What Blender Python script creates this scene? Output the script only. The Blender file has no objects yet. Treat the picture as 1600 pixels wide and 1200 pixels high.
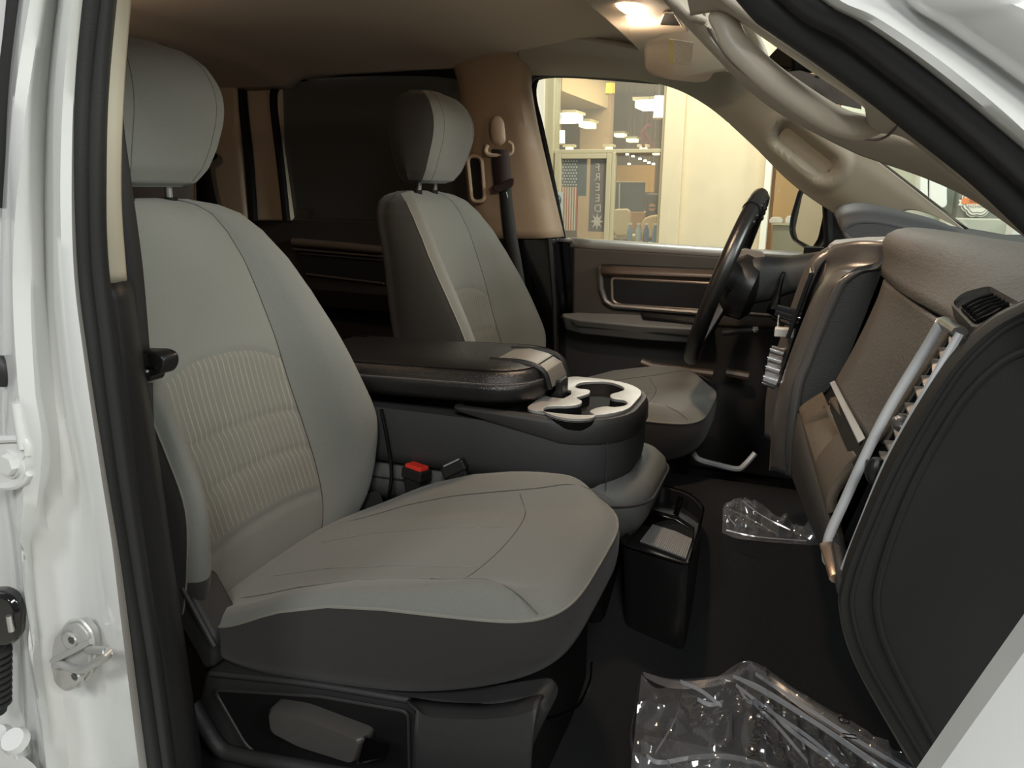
import bpy, bmesh, math, random
from mathutils import Vector, Matrix
R = random.Random(7)
scn = bpy.context.scene
COL = scn.collection

# ---------------------------------------------------------------- camera
FPX = 1200.0
CAM = Vector((0.0, -1.42, 1.05))
YAW, PIT, ROL = math.radians(21), math.radians(14.4), math.radians(0.5)
DIR = Vector((-math.sin(YAW) * math.cos(PIT), math.cos(YAW) * math.cos(PIT), -math.sin(PIT)))
_r0 = Vector((math.cos(YAW), math.sin(YAW), 0)); _u0 = _r0.cross(DIR)
RGT = _r0 * math.cos(ROL) + _u0 * math.sin(ROL)
UPV = _u0 * math.cos(ROL) - _r0 * math.sin(ROL)
cd = bpy.data.cameras.new('camera'); cam = bpy.data.objects.new('camera', cd); COL.objects.link(cam)
cd.sensor_width = 36.0; cd.lens = FPX / 1600 * 36.0; cd.clip_start = 0.02; cd.clip_end = 200
cam.matrix_world = Matrix(((RGT.x, UPV.x, -DIR.x, CAM.x), (RGT.y, UPV.y, -DIR.y, CAM.y), (RGT.z, UPV.z, -DIR.z, CAM.z), (0, 0, 0, 1)))
scn.camera = cam

# ---------------------------------------------------------------- world, lights, exposure
w = bpy.data.worlds.new('night'); scn.world = w; w.use_nodes = True
w.node_tree.nodes['Background'].inputs[0].default_value = (0.90, 0.92, 0.95, 1)
w.node_tree.nodes['Background'].inputs[1].default_value = 0.16

def aim(o, target):
    o.rotation_euler = (Vector(target) - o.location).to_track_quat('-Z', 'Y').to_euler()

def area(name, loc, target, size, power, color, size_y=None, spread=None):
    l = bpy.data.lights.new(name, 'AREA'); l.energy = power; l.color = color; l.size = size
    if size_y: l.shape = 'RECTANGLE'; l.size_y = size_y
    if spread: l.spread = math.radians(spread)
    o = bpy.data.objects.new(name, l); COL.objects.link(o); o.location = loc; aim(o, target); return o

# lot lamps on the passenger side (behind and above the camera)
area('lot_lamp', (0.9, -3.6, 3.3), (-0.4, -0.6, 0.7), 0.9, 58, (1.0, 0.98, 0.95))
area('lot_lamp.001', (-1.6, -4.2, 3.4), (-0.6, -0.6, 0.8), 0.9, 40, (0.93, 0.98, 1.0))
area('lot_lamp.002', (2.6, -2.6, 2.6), (-0.6, -0.4, 0.8), 0.7, 30, (0.95, 1.0, 0.96))
# shop front canopy lamps
area('canopy_lamp', (-1.0, 6.2, 3.6), (-1.0, 8.2, 0.8), 2.5, 105, (1.0, 0.90, 0.74), 0.5)
area('canopy_lamp.002', (-8.5, 6.0, 3.6), (-8.5, 8.2, 0.8), 3.0, 110, (1.0, 0.88, 0.72), 0.6)
area('sill_fill', (-0.8, 4.2, 3.9), (-0.4, 0.9, 0.8), 0.8, 60, (1.0, 0.96, 0.88))  # added fill lamp that brightens the driver door sill
area('canopy_lamp.001', (4.0, 5.6, 3.6), (4.5, 8.2, 0.6), 2.5, 170, (0.93, 1.0, 0.90), 0.5)
# map lamps of the overhead console
area('lot_lamp.003', (5.0, -0.6, 2.6), (-0.2, 0.2, 1.0), 1.2, 170, (0.95, 1.0, 0.96))
area('map_lamp_light', (-0.33, 0.02, 1.320), (-0.40, 0.12, 0.0), 0.06, 2.3, (1.0, 0.72, 0.50))
ml_ = bpy.data.lights.new('map_lamp_glow', 'POINT'); ml_.energy = 0.55; ml_.color = (1.0, .74, .52); ml_.shadow_soft_size = .02
mo_ = bpy.data.objects.new('map_lamp_glow', ml_); COL.objects.link(mo_); mo_.location = (-.315, .03, 1.295)
scn.view_settings.view_transform = 'Standard'; scn.view_settings.look = 'None'
scn.view_settings.exposure = 0.45; scn.view_settings.gamma = 1.0; scn.view_settings.use_curve_mapping = False
scn.cycles.max_bounces = 8; scn.cycles.transparent_max_bounces = 16
scn.cycles.use_denoising = True

# ---------------------------------------------------------------- helpers
def A(px, py, y=None, x=None, z=None):
    """point of the cab seen at a pixel of the 1600x1200 frame, on the plane x=, y= or z="""
    v = DIR + RGT * ((px - 800) / FPX) + UPV * ((600 - py) / FPX)
    t = (x - CAM.x) / v.x if x is not None else (y - CAM.y) / v.y if y is not None else (z - CAM.z) / v.z
    return CAM + v * t

def CV(pts, y=None, x=None, z=None):
    n = len(pts); out = []
    for i, p in enumerate(pts):
        f = i / max(1, n - 1)
        g = lambda q: None if q is None else (q[0] + (q[1] - q[0]) * f if isinstance(q, tuple) else q)
        if len(p) == 3: out.append(A(p[0], p[1], y=p[2]))
        else: out.append(A(p[0], p[1], g(y), g(x), g(z)))
    return out

def cr(p0, p1, p2, p3, t):
    return 0.5 * ((2 * p1) + (p2 - p0) * t + (2 * p0 - 5 * p1 + 4 * p2 - p3) * t * t + (3 * p1 - p0 - 3 * p2 + p3) * t ** 3)

def spl(pts, n, closed=False):
    """Catmull-Rom through pts, n samples spaced by arc length"""
    pts = [Vector(p) for p in pts]; m = len(pts); dense = []
    segs = m if closed else m - 1
    for i in range(segs):
        if closed: q = [pts[(i + k) % m] for k in (-1, 0, 1, 2)]
        else:
            q = [pts[max(0, i - 1)], pts[i], pts[i + 1], pts[min(m - 1, i + 2)]]
            if i == 0: q[0] = 2 * pts[0] - pts[1]
            if i == m - 2: q[3] = 2 * pts[-1] - pts[-2]
        for k in range(16): dense.append(cr(*q, k / 16))
    dense.append(pts[0] if closed else pts[-1])
    acc = [0.0]
    for a, b in zip(dense, dense[1:]): acc.append(acc[-1] + (b - a).length)
    out = []; j = 0; cnt = n if closed else n - 1
    for i in range(n):
        s = acc[-1] * i / cnt
        while j < len(acc) - 2 and acc[j + 1] < s: j += 1
        d = acc[j + 1] - acc[j]
        out.append(dense[j].lerp(dense[j + 1], 0 if d < 1e-9 else (s - acc[j]) / d))
    return out

def lin(pts, n):
    return spl_lin([Vector(p) for p in pts], n)

def spl_lin(pts, n):
    acc = [0.0]
    for a, b in zip(pts, pts[1:]): acc.append(acc[-1] + (b - a).length)
    out = []; j = 0
    for i in range(n):
        s = acc[-1] * i / (n - 1)
        while j < len(acc) - 2 and acc[j + 1] < s: j += 1
        d = acc[j + 1] - acc[j]; out.append(pts[j].lerp(pts[j + 1], 0 if d < 1e-9 else (s - acc[j]) / d))
    return out

def tab(xs, ys, x):
    if x <= xs[0]: return ys[0]
    if x >= xs[-1]: return ys[-1]
    for i in range(len(xs) - 1):
        if x <= xs[i + 1]:
            t = (x - xs[i]) / (xs[i + 1] - xs[i])
            y0 = ys[max(0, i - 1)]; y3 = ys[min(len(ys) - 1, i + 2)]
            return cr(y0, ys[i], ys[i + 1], y3, t)

def sm(a, b, x):
    t = max(0.0, min(1.0, (x - a) / (b - a))); return t * t * (3 - 2 * t)

class MB:
    def __init__(s): s.v = []; s.f = []
    def grid(s, rows, closed=False):
        b = len(s.v); n = len(rows[0])
        for r in rows: s.v += [Vector(p) for p in r]
        for i in range(len(rows) - 1):
            for j in range(n if closed else n - 1):
                k = (j + 1) % n
                s.f.append((b + i * n + j, b + i * n + k, b + (i + 1) * n + k, b + (i + 1) * n + j))
        return s
    def cap(s, ring):
        b = len(s.v); s.v += [Vector(p) for p in ring]; s.f.append(tuple(range(b, b + len(ring)))); return s
    def loft(s, rings):
        s.grid(rings, True); s.cap(rings[0][::-1]); s.cap(rings[-1]); return s
    def tube(s, path, r, n=8, caps=True, flat=1.0, up=None, closed=False):
        path = [Vector(p) for p in path]; rings = []; m = len(path)
        prev = None
        for i, p in enumerate(path):
            if closed: t = path[(i + 1) % m] - path[i - 1]
            else: t = path[min(i + 1, m - 1)] - path[max(i - 1, 0)]
            t.normalize()
            if up is not None: a = Vector(up)
            elif prev is None: a = Vector((0, 0, 1)) if abs(t.z) < .9 else Vector((1, 0, 0))
            else: a = prev
            a = (a - t * a.dot(t)).normalized(); prev = a; b = t.cross(a)
            rr = r(i / max(1, m - 1)) if callable(r) else r
            rings.append([p + a * (rr * math.cos(2 * math.pi * k / n)) + b * (rr * flat * math.sin(2 * math.pi * k / n)) for k in range(n)])
        if closed: rings.append(rings[0]); s.grid(rings, True)
        elif caps: s.loft(rings)
        else: s.grid(rings, True)
        return s
    def prism(s, ring, off):
        off = Vector(off); r2 = [Vector(p) + off for p in ring]; return s.loft([list(ring), r2])
    def box(s, lo, hi):
        x0, y0, z0 = lo; x1, y1, z1 = hi
        return s.loft([[(x0, y0, z0), (x1, y0, z0), (x1, y1, z0), (x0, y1, z0)], [(x0, y0, z1), (x1, y0, z1), (x1, y1, z1), (x0, y1, z1)]])
    def disc(s, c, axis, r, d, n=20, r2=None):
        axis = Vector(axis).normalized(); a = axis.orthogonal().normalized(); b = axis.cross(a); c = Vector(c)
        ring = lambda q, rr: [q + a * rr * math.cos(2 * math.pi * k / n) + b * rr * math.sin(2 * math.pi * k / n) for k in range(n)]
        return s.loft([ring(c, r), ring(c + axis * d, r2 if r2 is not None else r)])
    def sphere(s, c, r, n=12, sc=(1, 1, 1)):
        c = Vector(c); rings = []
        for i in range(1, n // 2):
            a = math.pi * i / (n // 2)
            rings.append([c + Vector((r * sc[0] * math.sin(a) * math.cos(2 * math.pi * k / n), r * sc[1] * math.sin(a) * math.sin(2 * math.pi * k / n), r * sc[2] * math.cos(a))) for k in range(n)])
        s.loft(rings); return s

ORG = {}
def props(o, label=None, cat=None, group=None, kind=None):
    if label: o['label'] = label
    if cat: o['category'] = cat
    if group: o['group'] = group
    if kind: o['kind'] = kind
    return o

def root(name, loc, label=None, cat=None, group=None, kind=None, parent=None):
    o = bpy.data.objects.new(name, None); COL.objects.link(o); o.location = Vector(loc); o.empty_display_size = .05
    if parent is not None: o.parent = parent; o.location = Vector(loc) - ORG[parent]
    ORG[o] = Vector(loc); return props(o, label, cat, group, kind)

def obj(name, mb, m, parent=None, label=None, cat=None, group=None, kind=None, smooth=True, ang=40, bevel=0, seg=2, sub=0, solid=0, soff=-1):
    vs = mb.v
    if parent is not None: org = ORG[parent]
    else:
        lo = Vector((min(v.x for v in vs), min(v.y for v in vs), min(v.z for v in vs))); hi = Vector((max(v.x for v in vs), max(v.y for v in vs), max(v.z for v in vs)))
        org = Vector(((lo.x + hi.x) / 2, (lo.y + hi.y) / 2, lo.z))
    me = bpy.data.meshes.new(name); me.from_pydata([v - org for v in vs], [], mb.f)
    bm = bmesh.new(); bm.from_mesh(me)
    bmesh.ops.remove_doubles(bm, verts=bm.verts, dist=1e-5)
    bmesh.ops.recalc_face_normals(bm, faces=bm.faces)
    bm.to_mesh(me); bm.free()
    if smooth:
        for p in me.polygons: p.use_smooth = True
        me.set_sharp_from_angle(angle=math.radians(ang))
    me.materials.append(m)
    o = bpy.data.objects.new(name, me); COL.objects.link(o)
    if parent is not None: o.parent = parent
    else: o.location = org
    ORG[o] = org
    if solid:
        q = o.modifiers.new('solid', 'SOLIDIFY'); q.thickness = solid; q.offset = soff
    if bevel:
        q = o.modifiers.new('bevel', 'BEVEL'); q.width = bevel; q.segments = seg; q.limit_method = 'ANGLE'; q.angle_limit = math.radians(35); q.harden_normals = True
    if sub:
        q = o.modifiers.new('sub', 'SUBSURF'); q.levels = sub; q.render_levels = sub
    return props(o, label, cat, group, kind)

def outline_round(pts, r, n=4):
    """round the corners of a closed polygon of Vectors"""
    out = []; m = len(pts)
    for i in range(m):
        p = pts[i]; a = pts[i - 1] - p; b = pts[(i + 1) % m] - p
        q = min(r, a.length * .45, b.length * .45)
        s = p + a.normalized() * q; e = p + b.normalized() * q
        for k in range(n + 1):
            t = k / n; out.append(s * (1 - t) ** 2 + p * 2 * t * (1 - t) + e * t * t)
    return out

def shrink(ring, f, off=(0, 0, 0)):
    c = sum(ring, Vector()) / len(ring); return [c + (p - c) * f + Vector(off) for p in ring]

# ---------------------------------------------------------------- materials
def lc(c):
    return tuple(((v / 255) / 12.92 if v / 255 <= .04045 else ((v / 255 + .055) / 1.055) ** 2.4) for v in c) + (1,)

MC = {}
def mat(name, c, rough=.6, metal=0, bump=0, bscale=300, var=0, vscale=40, coat=0, spec=.5, emit=None, estr=0, sheen=0, stretch=None):
    if name in MC: return MC[name]
    m = bpy.data.materials.new(name); m.use_nodes = True; nt = m.node_tree; N = nt.nodes; b = N['Principled BSDF']
    b.inputs['Base Color'].default_value = lc(c); b.inputs['Roughness'].default_value = rough; b.inputs['Metallic'].default_value = metal
    b.inputs['Coat Weight'].default_value = coat; b.inputs['Coat Roughness'].default_value = .06; b.inputs['Specular IOR Level'].default_value = spec
    if sheen: b.inputs['Sheen Weight'].default_value = sheen; b.inputs['Sheen Roughness'].default_value = .5
    if emit: b.inputs['Emission Color'].default_value = lc(emit); b.inputs['Emission Strength'].default_value = estr
    if bump or var:
        tc = N.new('ShaderNodeTexCoord'); mp = N.new('ShaderNodeMapping'); nt.links.new(tc.outputs['Object'], mp.inputs['Vector'])
        if stretch: mp.inputs['Scale'].default_value = stretch
    if bump:
        n = N.new('ShaderNodeTexNoise'); n.inputs['Scale'].default_value = bscale; n.inputs['Detail'].default_value = 3; nt.links.new(mp.outputs[0], n.inputs['Vector'])
        k = N.new('ShaderNodeBump'); k.inputs['Strength'].default_value = bump; k.inputs['Distance'].default_value = .002
        nt.links.new(n.outputs['Fac'], k.inputs['Height']); nt.links.new(k.outputs[0], b.inputs['Normal'])
    if var:
        n = N.new('ShaderNodeTexNoise'); n.inputs['Scale'].default_value = vscale; n.inputs['Detail'].default_value = 4; nt.links.new(mp.outputs[0], n.inputs['Vector'])
        rp = N.new('ShaderNodeMapRange'); rp.inputs['From Min'].default_value = .3; rp.inputs['From Max'].default_value = .7
        rp.inputs['To Min'].default_value = 1 - var; rp.inputs['To Max'].default_value = 1 + var; nt.links.new(n.outputs['Fac'], rp.inputs['Value'])
        h = N.new('ShaderNodeHueSaturation'); h.inputs['Color'].default_value = lc(c); nt.links.new(rp.outputs[0], h.inputs['Value']); nt.links.new(h.outputs[0], b.inputs['Base Color'])
    MC[name] = m; return m

def schlick(nt, ior):
    """fresnel weight that is the same from both sides of a thin sheet"""
    N = nt.nodes; g = N.new('ShaderNodeNewGeometry'); d = N.new('ShaderNodeVectorMath'); d.operation = 'DOT_PRODUCT'
    nt.links.new(g.outputs['Normal'], d.inputs[0]); nt.links.new(g.outputs['Incoming'], d.inputs[1])
    def M(op, a, b=None):
        m = N.new('ShaderNodeMath'); m.operation = op
        for i, q in enumerate((a, b)):
            if q is None: continue
            if isinstance(q, (int, float)): m.inputs[i].default_value = q
            else: nt.links.new(q, m.inputs[i])
        return m.outputs[0]
    f0 = ((ior - 1) / (ior + 1)) ** 2
    p = M('POWER', M('SUBTRACT', 1.0, M('ABSOLUTE', d.outputs['Value'])), 5.0)
    r = M('ADD', M('MULTIPLY', p, 1 - f0), f0)
    return r.node

def glassmat(name, tint, trans, rough=.0, bump=0, ior=1.45, haze=0):
    """clear or tinted sheet: transparent body under a fresnel reflection"""
    m = bpy.data.materials.new(name); m.use_nodes = True; nt = m.node_tree; N = nt.nodes
    N.remove(N['Principled BSDF']); out = N['Material Output']
    t = N.new('ShaderNodeBsdfTransparent'); t.inputs[0].default_value = (tint[0] * trans, tint[1] * trans, tint[2] * trans, 1)
    g = N.new('ShaderNodeBsdfGlossy'); g.inputs['Roughness'].default_value = rough; g.inputs[0].default_value = (1, 1, 1, 1)
    f = schlick(nt, ior)
    mx = N.new('ShaderNodeMixShader'); nt.links.new(f.outputs[0], mx.inputs[0]); nt.links.new(t.outputs[0], mx.inputs[1]); nt.links.new(g.outputs[0], mx.inputs[2])
    nt.links.new(mx.outputs[0], out.inputs[0])
    if haze:      # pale diffuse mixed into the pane
        d = N.new('ShaderNodeBsdfDiffuse'); d.inputs[0].default_value = (.8, .78, .74, 1); hx = N.new('ShaderNodeMixShader'); hx.inputs[0].default_value = haze
        nt.links.new(t.outputs[0], hx.inputs[1]); nt.links.new(d.outputs[0], hx.inputs[2]); nt.links.new(hx.outputs[0], mx.inputs[1])
    if bump:
        n = N.new('ShaderNodeTexNoise'); n.inputs['Scale'].default_value = 18; tc = N.new('ShaderNodeTexCoord'); nt.links.new(tc.outputs['Object'], n.inputs['Vector'])
        k = N.new('ShaderNodeBump'); k.inputs['Strength'].default_value = bump; k.inputs['Distance'].default_value = .02; nt.links.new(n.outputs['Fac'], k.inputs['Height'])
        nt.links.new(k.outputs[0], g.inputs['Normal'])
    return m

FAB = mat('seat_fabric', (113, 114, 109), .95, bump=.35, bscale=900, var=.05, vscale=500, sheen=.15, spec=.2)
FABD = mat('dark_fabric', (48, 46, 44), .95, bump=.3, bscale=900, var=.08, vscale=500, sheen=.1, spec=.2)
FABM = mat('console_vinyl', (60, 61, 61), .6, bump=.25, bscale=700, spec=.35)
FABG = mat('center_cushion_vinyl', (92, 93, 90), .6, bump=.2, bscale=600, spec=.4)
PIPE = mat('seat_piping', (120, 120, 112), .8)
PLA = mat('black_plastic', (46, 46, 46), .5, bump=.35, bscale=900, spec=.4)
PLS = mat('satin_black_plastic', (30, 30, 30), .35, bump=.1, bscale=700, spec=.4)
GLO = mat('gloss_black', (8, 8, 8), .12, coat=.5)
LEA = mat('black_leather', (28, 28, 28), .28, bump=.5, bscale=420, spec=.6)
DASH = mat('dash_skin', (92, 88, 82), .62, bump=.6, bscale=260, var=.06, vscale=60, spec=.4)
DASHD = mat('dash_dark_skin', (56, 56, 54), .6, bump=.4, bscale=500, spec=.4)
ENDP = mat('dash_end_skin', (32, 32, 31), .75, bump=.15, bscale=500, spec=.3)
GUN = mat('gunmetal_trim', (98, 95, 92), .32, metal=.35, bump=.05, bscale=900)
SIL = mat('silver_trim', (206, 208, 208), .3, metal=.12)
CHR = mat('chrome', (205, 205, 205), .16, metal=.85)
STEEL = mat('zinc_steel', (188, 188, 184), .36, metal=.5, bump=.08, bscale=200)
BEI = mat('beige_plastic', (168, 158, 142), .55, bump=.2, bscale=700, spec=.4)
BEIL = mat('beige_light_trim', (190, 182, 162), .55, bump=.15, bscale=700, spec=.4)
HEAD = mat('headliner_cloth', (186, 172, 152), .95, bump=.3, bscale=700, sheen=.2, spec=.15)
RUB = mat('black_rubber', (40, 40, 40), .5, bump=.12, bscale=300, spec=.45)
WHT = mat('white_paint', (212, 213, 210), .25, coat=.7, spec=.5)
CAR = mat('black_carpet', (42, 43, 44), 1.0, bump=1.0, bscale=1100, var=.25, vscale=600, spec=.1)
BELT = mat('belt_webbing', (44, 45, 46), .75, bump=.4, bscale=600, stretch=(1, 1, .12))
BELTR = mat('belt_webbing_reddish', (52, 40, 40), .7, bump=.4, bscale=600, stretch=(1, 1, .12))  # slightly reddish webbing for the upper run
RED = mat('red_button', (226, 58, 44), .4)
BLK = mat('deep_black', (9, 9, 9), .7, spec=.25)
# ================================================================ CAB SHELL (the room)
def S(o_name, mb, m, label, cat='structure', parent=None, **k):
    return obj(o_name, mb, m, parent, label=label, cat=cat, kind='structure', **k)

# floor: carpet over footwells and the transmission hump
prof = [(-.82, .30), (-.78, .20), (-.70, .165), (-.42, .165), (-.30, .185), (-.18, .225), (-.05, .285), (.04, .345), (.085, .372), (.12, .38), (.30, .38), (.36, .36), (.44, .24), (.52, .17), (.78, .165), (.83, .26)]
pp = spl([(0, a, b) for a, b in prof], 60)
rows = []
for x in [-2.1, -1.6, -1.1, -.6, -.3, -.1, .1, .25, .32, .40, .48, .56]:
    rise = sm(.16, .60, x) * .42
    rows.append([(x + (0), p.y, max(p.z, .165 + rise) + (0.02 if rise > 0 and p.z > .3 else 0)) for p in pp])
S('floor', MB().grid(rows), CAR, 'black carpet over the footwells and the centre hump', 'floor', solid=.01)

# headliner
rows = []
for i in range(56):
    x = -2.1 + (i / 55) * 1.92
    r = []
    for j in range(41):
        y = -.80 + j / 40 * 1.58
        z = 1.425 - (.085 if y < 0 else .048) * (abs(y) / .78) ** 4 - .028 * (1 - sm(-1.56, -1.50, x + .12 * (y - .3))) - .05 * sm(-.55, -.2, x)
        z += .012 * sm(-.05, .05, y - .02) * sm(-1.0, -.9, x)
        z -= .10 * sm(-1.92, -2.1, x)
        r.append((x, y, z))
    rows.append(r)
S('ceiling', MB().grid(rows), HEAD, 'beige cloth headliner over the whole cab', 'ceiling', solid=.02, soff=1)

# back wall and near rear side wall of the cab (behind the front seats)
S('wall_back', MB().box((-2.16, -.82, .1), (-2.10, .84, 1.45)), mat('rear_trim', (70, 62, 55), .8, bump=.2), 'dark trimmed rear wall of the cab', 'wall')
S('wall_right', MB().box((-2.12, -.84, .1), (-1.02, -.80, 1.44)), mat('rear_trim', (70, 62, 55), .8), 'closed rear side wall on the passenger side', 'wall')
S('wall_left', MB().box((-.02, .80, .1), (.62, .84, .90)), BLK, 'black kick panel wall ahead of the driver door', 'wall')
S('wall_left_rear', MB().box((-2.12, .81, .1), (-1.60, .85, .97)), mat('rear_trim', (70, 62, 55), .8), 'dark rear side wall below the rear pillar trim', 'wall')
S('door_4', MB().box((-2.12, -.875, .1), (-1.0, -.842, 1.02)), WHT, 'closed white near rear door', 'door', bevel=.01)
S('window_5', MB().box((-2.05, -.872, 1.02), (-1.0, -.866, 1.42)), GLO, 'dark glass of the closed near rear door', 'window', smooth=False)
S('wall_front', MB().box((.56, -.80, .1), (.60, .84, .93)), BLK, 'black firewall behind the dashboard', 'wall')

# ---- far side: rear pillar trim
def pr(px, y, depth): return MB().prism(CV(px, y=y), (0, depth, 0))
S('trim_1', pr([(300, 118), (366, 118), (370, 200), (384, 345), (300, 345)], .745, .06), HEAD, 'brown beige rear pillar trim behind the far rear door', 'trim', bevel=.012)
# ---- far side: door pillar between the far doors
cu = [CV([(704, 66), (722, 118), (726, 140), (732, 200), (738, 290), (746, 372)], y=.765), CV([(722, 68), (738, 120), (742, 140), (748, 200), (757, 290), (767, 372)], y=.735),
      CV([(772, 70), (790, 122), (795, 140), (806, 200), (822, 290), (836, 372)], y=.715), CV([(808, 68), (812, 120), (813, 140), (824, 200), (845, 290), (862, 372)], y=.722), CV([(824, 68), (822, 115), (820, 135), (831, 200), (852, 290), (872, 372)], y=.76)]
cu = [spl(c, 24) for c in cu]
rows = [spl([c[i] for c in cu], 22) for i in range(24)]
S('trim_2', MB().grid(rows), mat('pillar_beige', (150, 130, 108), .6, bump=.15, bscale=700), 'tan pillar trim between the far front and rear doors', 'trim', solid=.02, soff=-1)
t = root('trim_3', A(840, 600, y=.76), 'black lower pillar trim beside the driver seat', 'trim', kind='structure')
obj('pillar_panel', pr([(788, 371), (862, 371), (872, 470), (876, 640), (800, 640)], .72, .07), GLO, t, bevel=.008)
obj('pillar_edge', MB().tube(CV([(858, 372), (866, 470), (870, 640)], y=.715), .008), PLS, t)
# belt slot in the tan trim
t = root('belt_slot', A(742, 285, y=.72), 'black oval slot in the tan door pillar', 'slot', kind='structure')
ring = outline_round(CV([(731, 246), (752, 246), (757, 312), (738, 314)], y=.706), .05, 5)
obj('slot_opening', MB().prism(ring, (0, .05, 0)), BLK, t)
obj('slot_rim', MB().tube(shrink(ring, 1.06), .006, 8, closed=True), mat('pillar_beige', (0, 0, 0)), t)

# ---- far rear door
t = root('door_1', A(560, 480, y=.80), 'far rear door with black inner panel and dark tinted window', 'door', kind='structure')
DRK = mat('door_dark_panel', (46, 42, 39), .6, bump=.3, bscale=600)
obj('door_panel', pr([(395, 338), (600, 345), (800, 352), (800, 640), (395, 640)], .80, .06), DRK, t, bevel=.01)
obj('window_frame', pr([(364, 114), (434, 114), (438, 230), (454, 345), (384, 345)], .785, .03), HEAD, t, bevel=.008)
obj('frame_seal', MB().tube(spl(CV([(396, 345), (390, 260), (379, 150), (384, 126), (410, 117), (560, 111), (690, 112), (728, 126), (742, 170), (748, 230), (758, 300), (764, 345)], y=.77), 60), .015, 8), BLK, t)
obj('glass_seal', MB().tube(spl(CV([(448, 345), (440, 270), (428, 165), (432, 135), (448, 124), (480, 120)], y=.78), 40), .013, 8), BLK, t)
WR = mat('door_bronze_strip', (88, 74, 63), .35, bump=.1, spec=.6)
obj('upper_bolster', MB().tube(CV([(458, 378), (520, 383), (600, 391)], y=.79), .014, 10), WR, t)
obj('trim_line', MB().tube(CV([(458, 389), (600, 401)], y=.79), .0035, 6), WR, t)
obj('trim_line', MB().tube(CV([(470, 396), (600, 407)], y=.79), .0025, 6), DRK, t)
obj('pull_cup', pr(([(461, 393), (610, 405), (610, 448), (478, 432)]), .795, .02), PLS, t, bevel=.004)
obj('trim_line', MB().tube(CV([(478, 428), (600, 443)], y=.79), .0035, 6), WR, t)
obj('armrest', MB().loft([outline_round(CV([(470, 455), (640, 470), (640, 500), (470, 485)], y=.78), .01), outline_round(CV([(470, 450), (640, 465), (640, 490), (470, 475)], y=.70), .01)]), PLS, t)
tint = glassmat('tinted_glass', (.9, .95, 1.0), .07, ior=1.5, haze=.05)
S('window_1', pr([(426, 118), (690, 112), (735, 130), (745, 345), (452, 345)], .81, .006), tint, 'dark tinted glass of the far rear door', 'window', smooth=False)

# ---- driver door
t = root('door_2', A(1000, 500, y=.82), 'driver door seen from inside with dark panel and armrest', 'door', kind='structure')
DP = mat('driver_door_skin', (64, 59, 54), .6, bump=.3, bscale=600)
obj('door_panel', pr([(893, 384), (1290, 408), (1290, 520), (893, 500)], .785, .06), DP, t, bevel=.012)
obj('lower_panel', pr([(868, 492), (1290, 500), (1290, 760), (868, 700)], .795, .06), PLA, t, bevel=.01)
sill = [spl(CV([(890, 386, .785), (1290, 411, .785)]), 12), spl(CV([(892, 379, .79), (1290, 404, .79)]), 12), spl(CV([(892, 373, .815), (1290, 398, .815)]), 12), spl(CV([(892, 371, .85), (1290, 396, .85)]), 12)]
obj('window_sill', MB().grid([spl([c[i] for c in sill], 8) for i in range(12)]), mat('sill_plastic', (120, 116, 110), .35, bump=.1, spec=.6), t, solid=.01)
obj('shut_face', pr([(866, 372), (896, 374), (897, 500), (872, 500)], .80, .05), GLO, t, bevel=.006)
obj('shut_face_cap', MB().tube(CV([(868, 374), (896, 377)], y=.79), .006, 8), CHR, t)
obj('lock_pin', MB().tube(CV([(879, 376), (879, 356)], y=.82), .005, 8), BLK, t)
ringo = outline_round(CV([(938, 412), (1300, 428), (1300, 500), (955, 476), (941, 468)], y=.782), .02, 4)
obj('trim_recess', MB().prism(ringo, (0, -.004, 0)), PLS, t)
b0 = [spl(CV(l, y=yy), 10) for l, yy in [([(940, 413), (1260, 425)], .785), ([(939, 418), (1260, 431)], .765), ([(940, 427), (1260, 440)], .758), ([(944, 434), (1260, 448)], .785)]]
obj('upper_bolster', MB().grid([spl([c[i] for c in b0], 10) for i in range(10)]), WR, t, solid=.01)
cup = outline_round(CV([(956, 434), (1280, 452), (1280, 497), (968, 476), (957, 470)], y=.78), .012, 4)
obj('cup_rim', MB().tube(cup, .0045, 8, closed=True), mat('cup_rim', (128, 114, 102), .3, metal=.2), t)
obj('pull_cup', MB().loft([shrink(cup, .99), shrink(cup, .95, (0, .012, 0))]), PLS, t)
obj('grip_edge', MB().tube(CV([(938, 416), (939, 450), (946, 470), (958, 478), (1100, 489)], y=.775), .008, 8), GUN, t)
# armrest
ar = [A(877, 489, y=.72), A(905, 487, y=.73), A(1010, 491, y=.74), A(1100, 505, y=.74), A(1110, 515, y=.69), A(1000, 509, y=.685), A(905, 500, y=.685), A(878, 493, y=.70)]
obj('armrest', MB().loft([ar, [p + Vector((0, .04, -.05)) for p in ar]]), mat('armrest_grey', (112, 112, 110), .5, bump=.3, bscale=700), t, bevel=.008)
obj('switch_bank', MB().prism(CV([(1000, 491, .735), (1090, 503, .735), (1088, 508, .705), (1004, 499, .705)]), (0, 0, .008)), GLO, t, bevel=.003)
obj('armrest_side', pr([(880, 494), (1110, 512), (1110, 530), (900, 512)], .70, .08), PLA, t, bevel=.008)
obj('map_pocket', MB().tube(CV([(1002, 565), (1020, 572), (1115, 584)], y=.74), .011, 8), WR, t)
obj('map_pocket_strip', MB().tube(CV([(1135, 582), (1170, 588)], y=.74), .012, 8), WR, t)
obj('door_seal', MB().tube(spl(CV([(868, 376), (851, 290), (833, 200), (824, 150), (828, 124), (848, 115), (900, 114), (1030, 124)], y=.775), 50), .011, 10), RUB, t)
obj('inner_seal', MB().tube(spl(CV([(880, 376), (866, 300), (846, 205), (834, 155), (836, 126), (850, 117.5), (900, 116.5), (1030, 126)], y=.80), 50), .010, 10), BLK, t)
CLR = glassmat('clear_glass', (.97, 1.0, .98), .97, ior=1.3)
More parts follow.
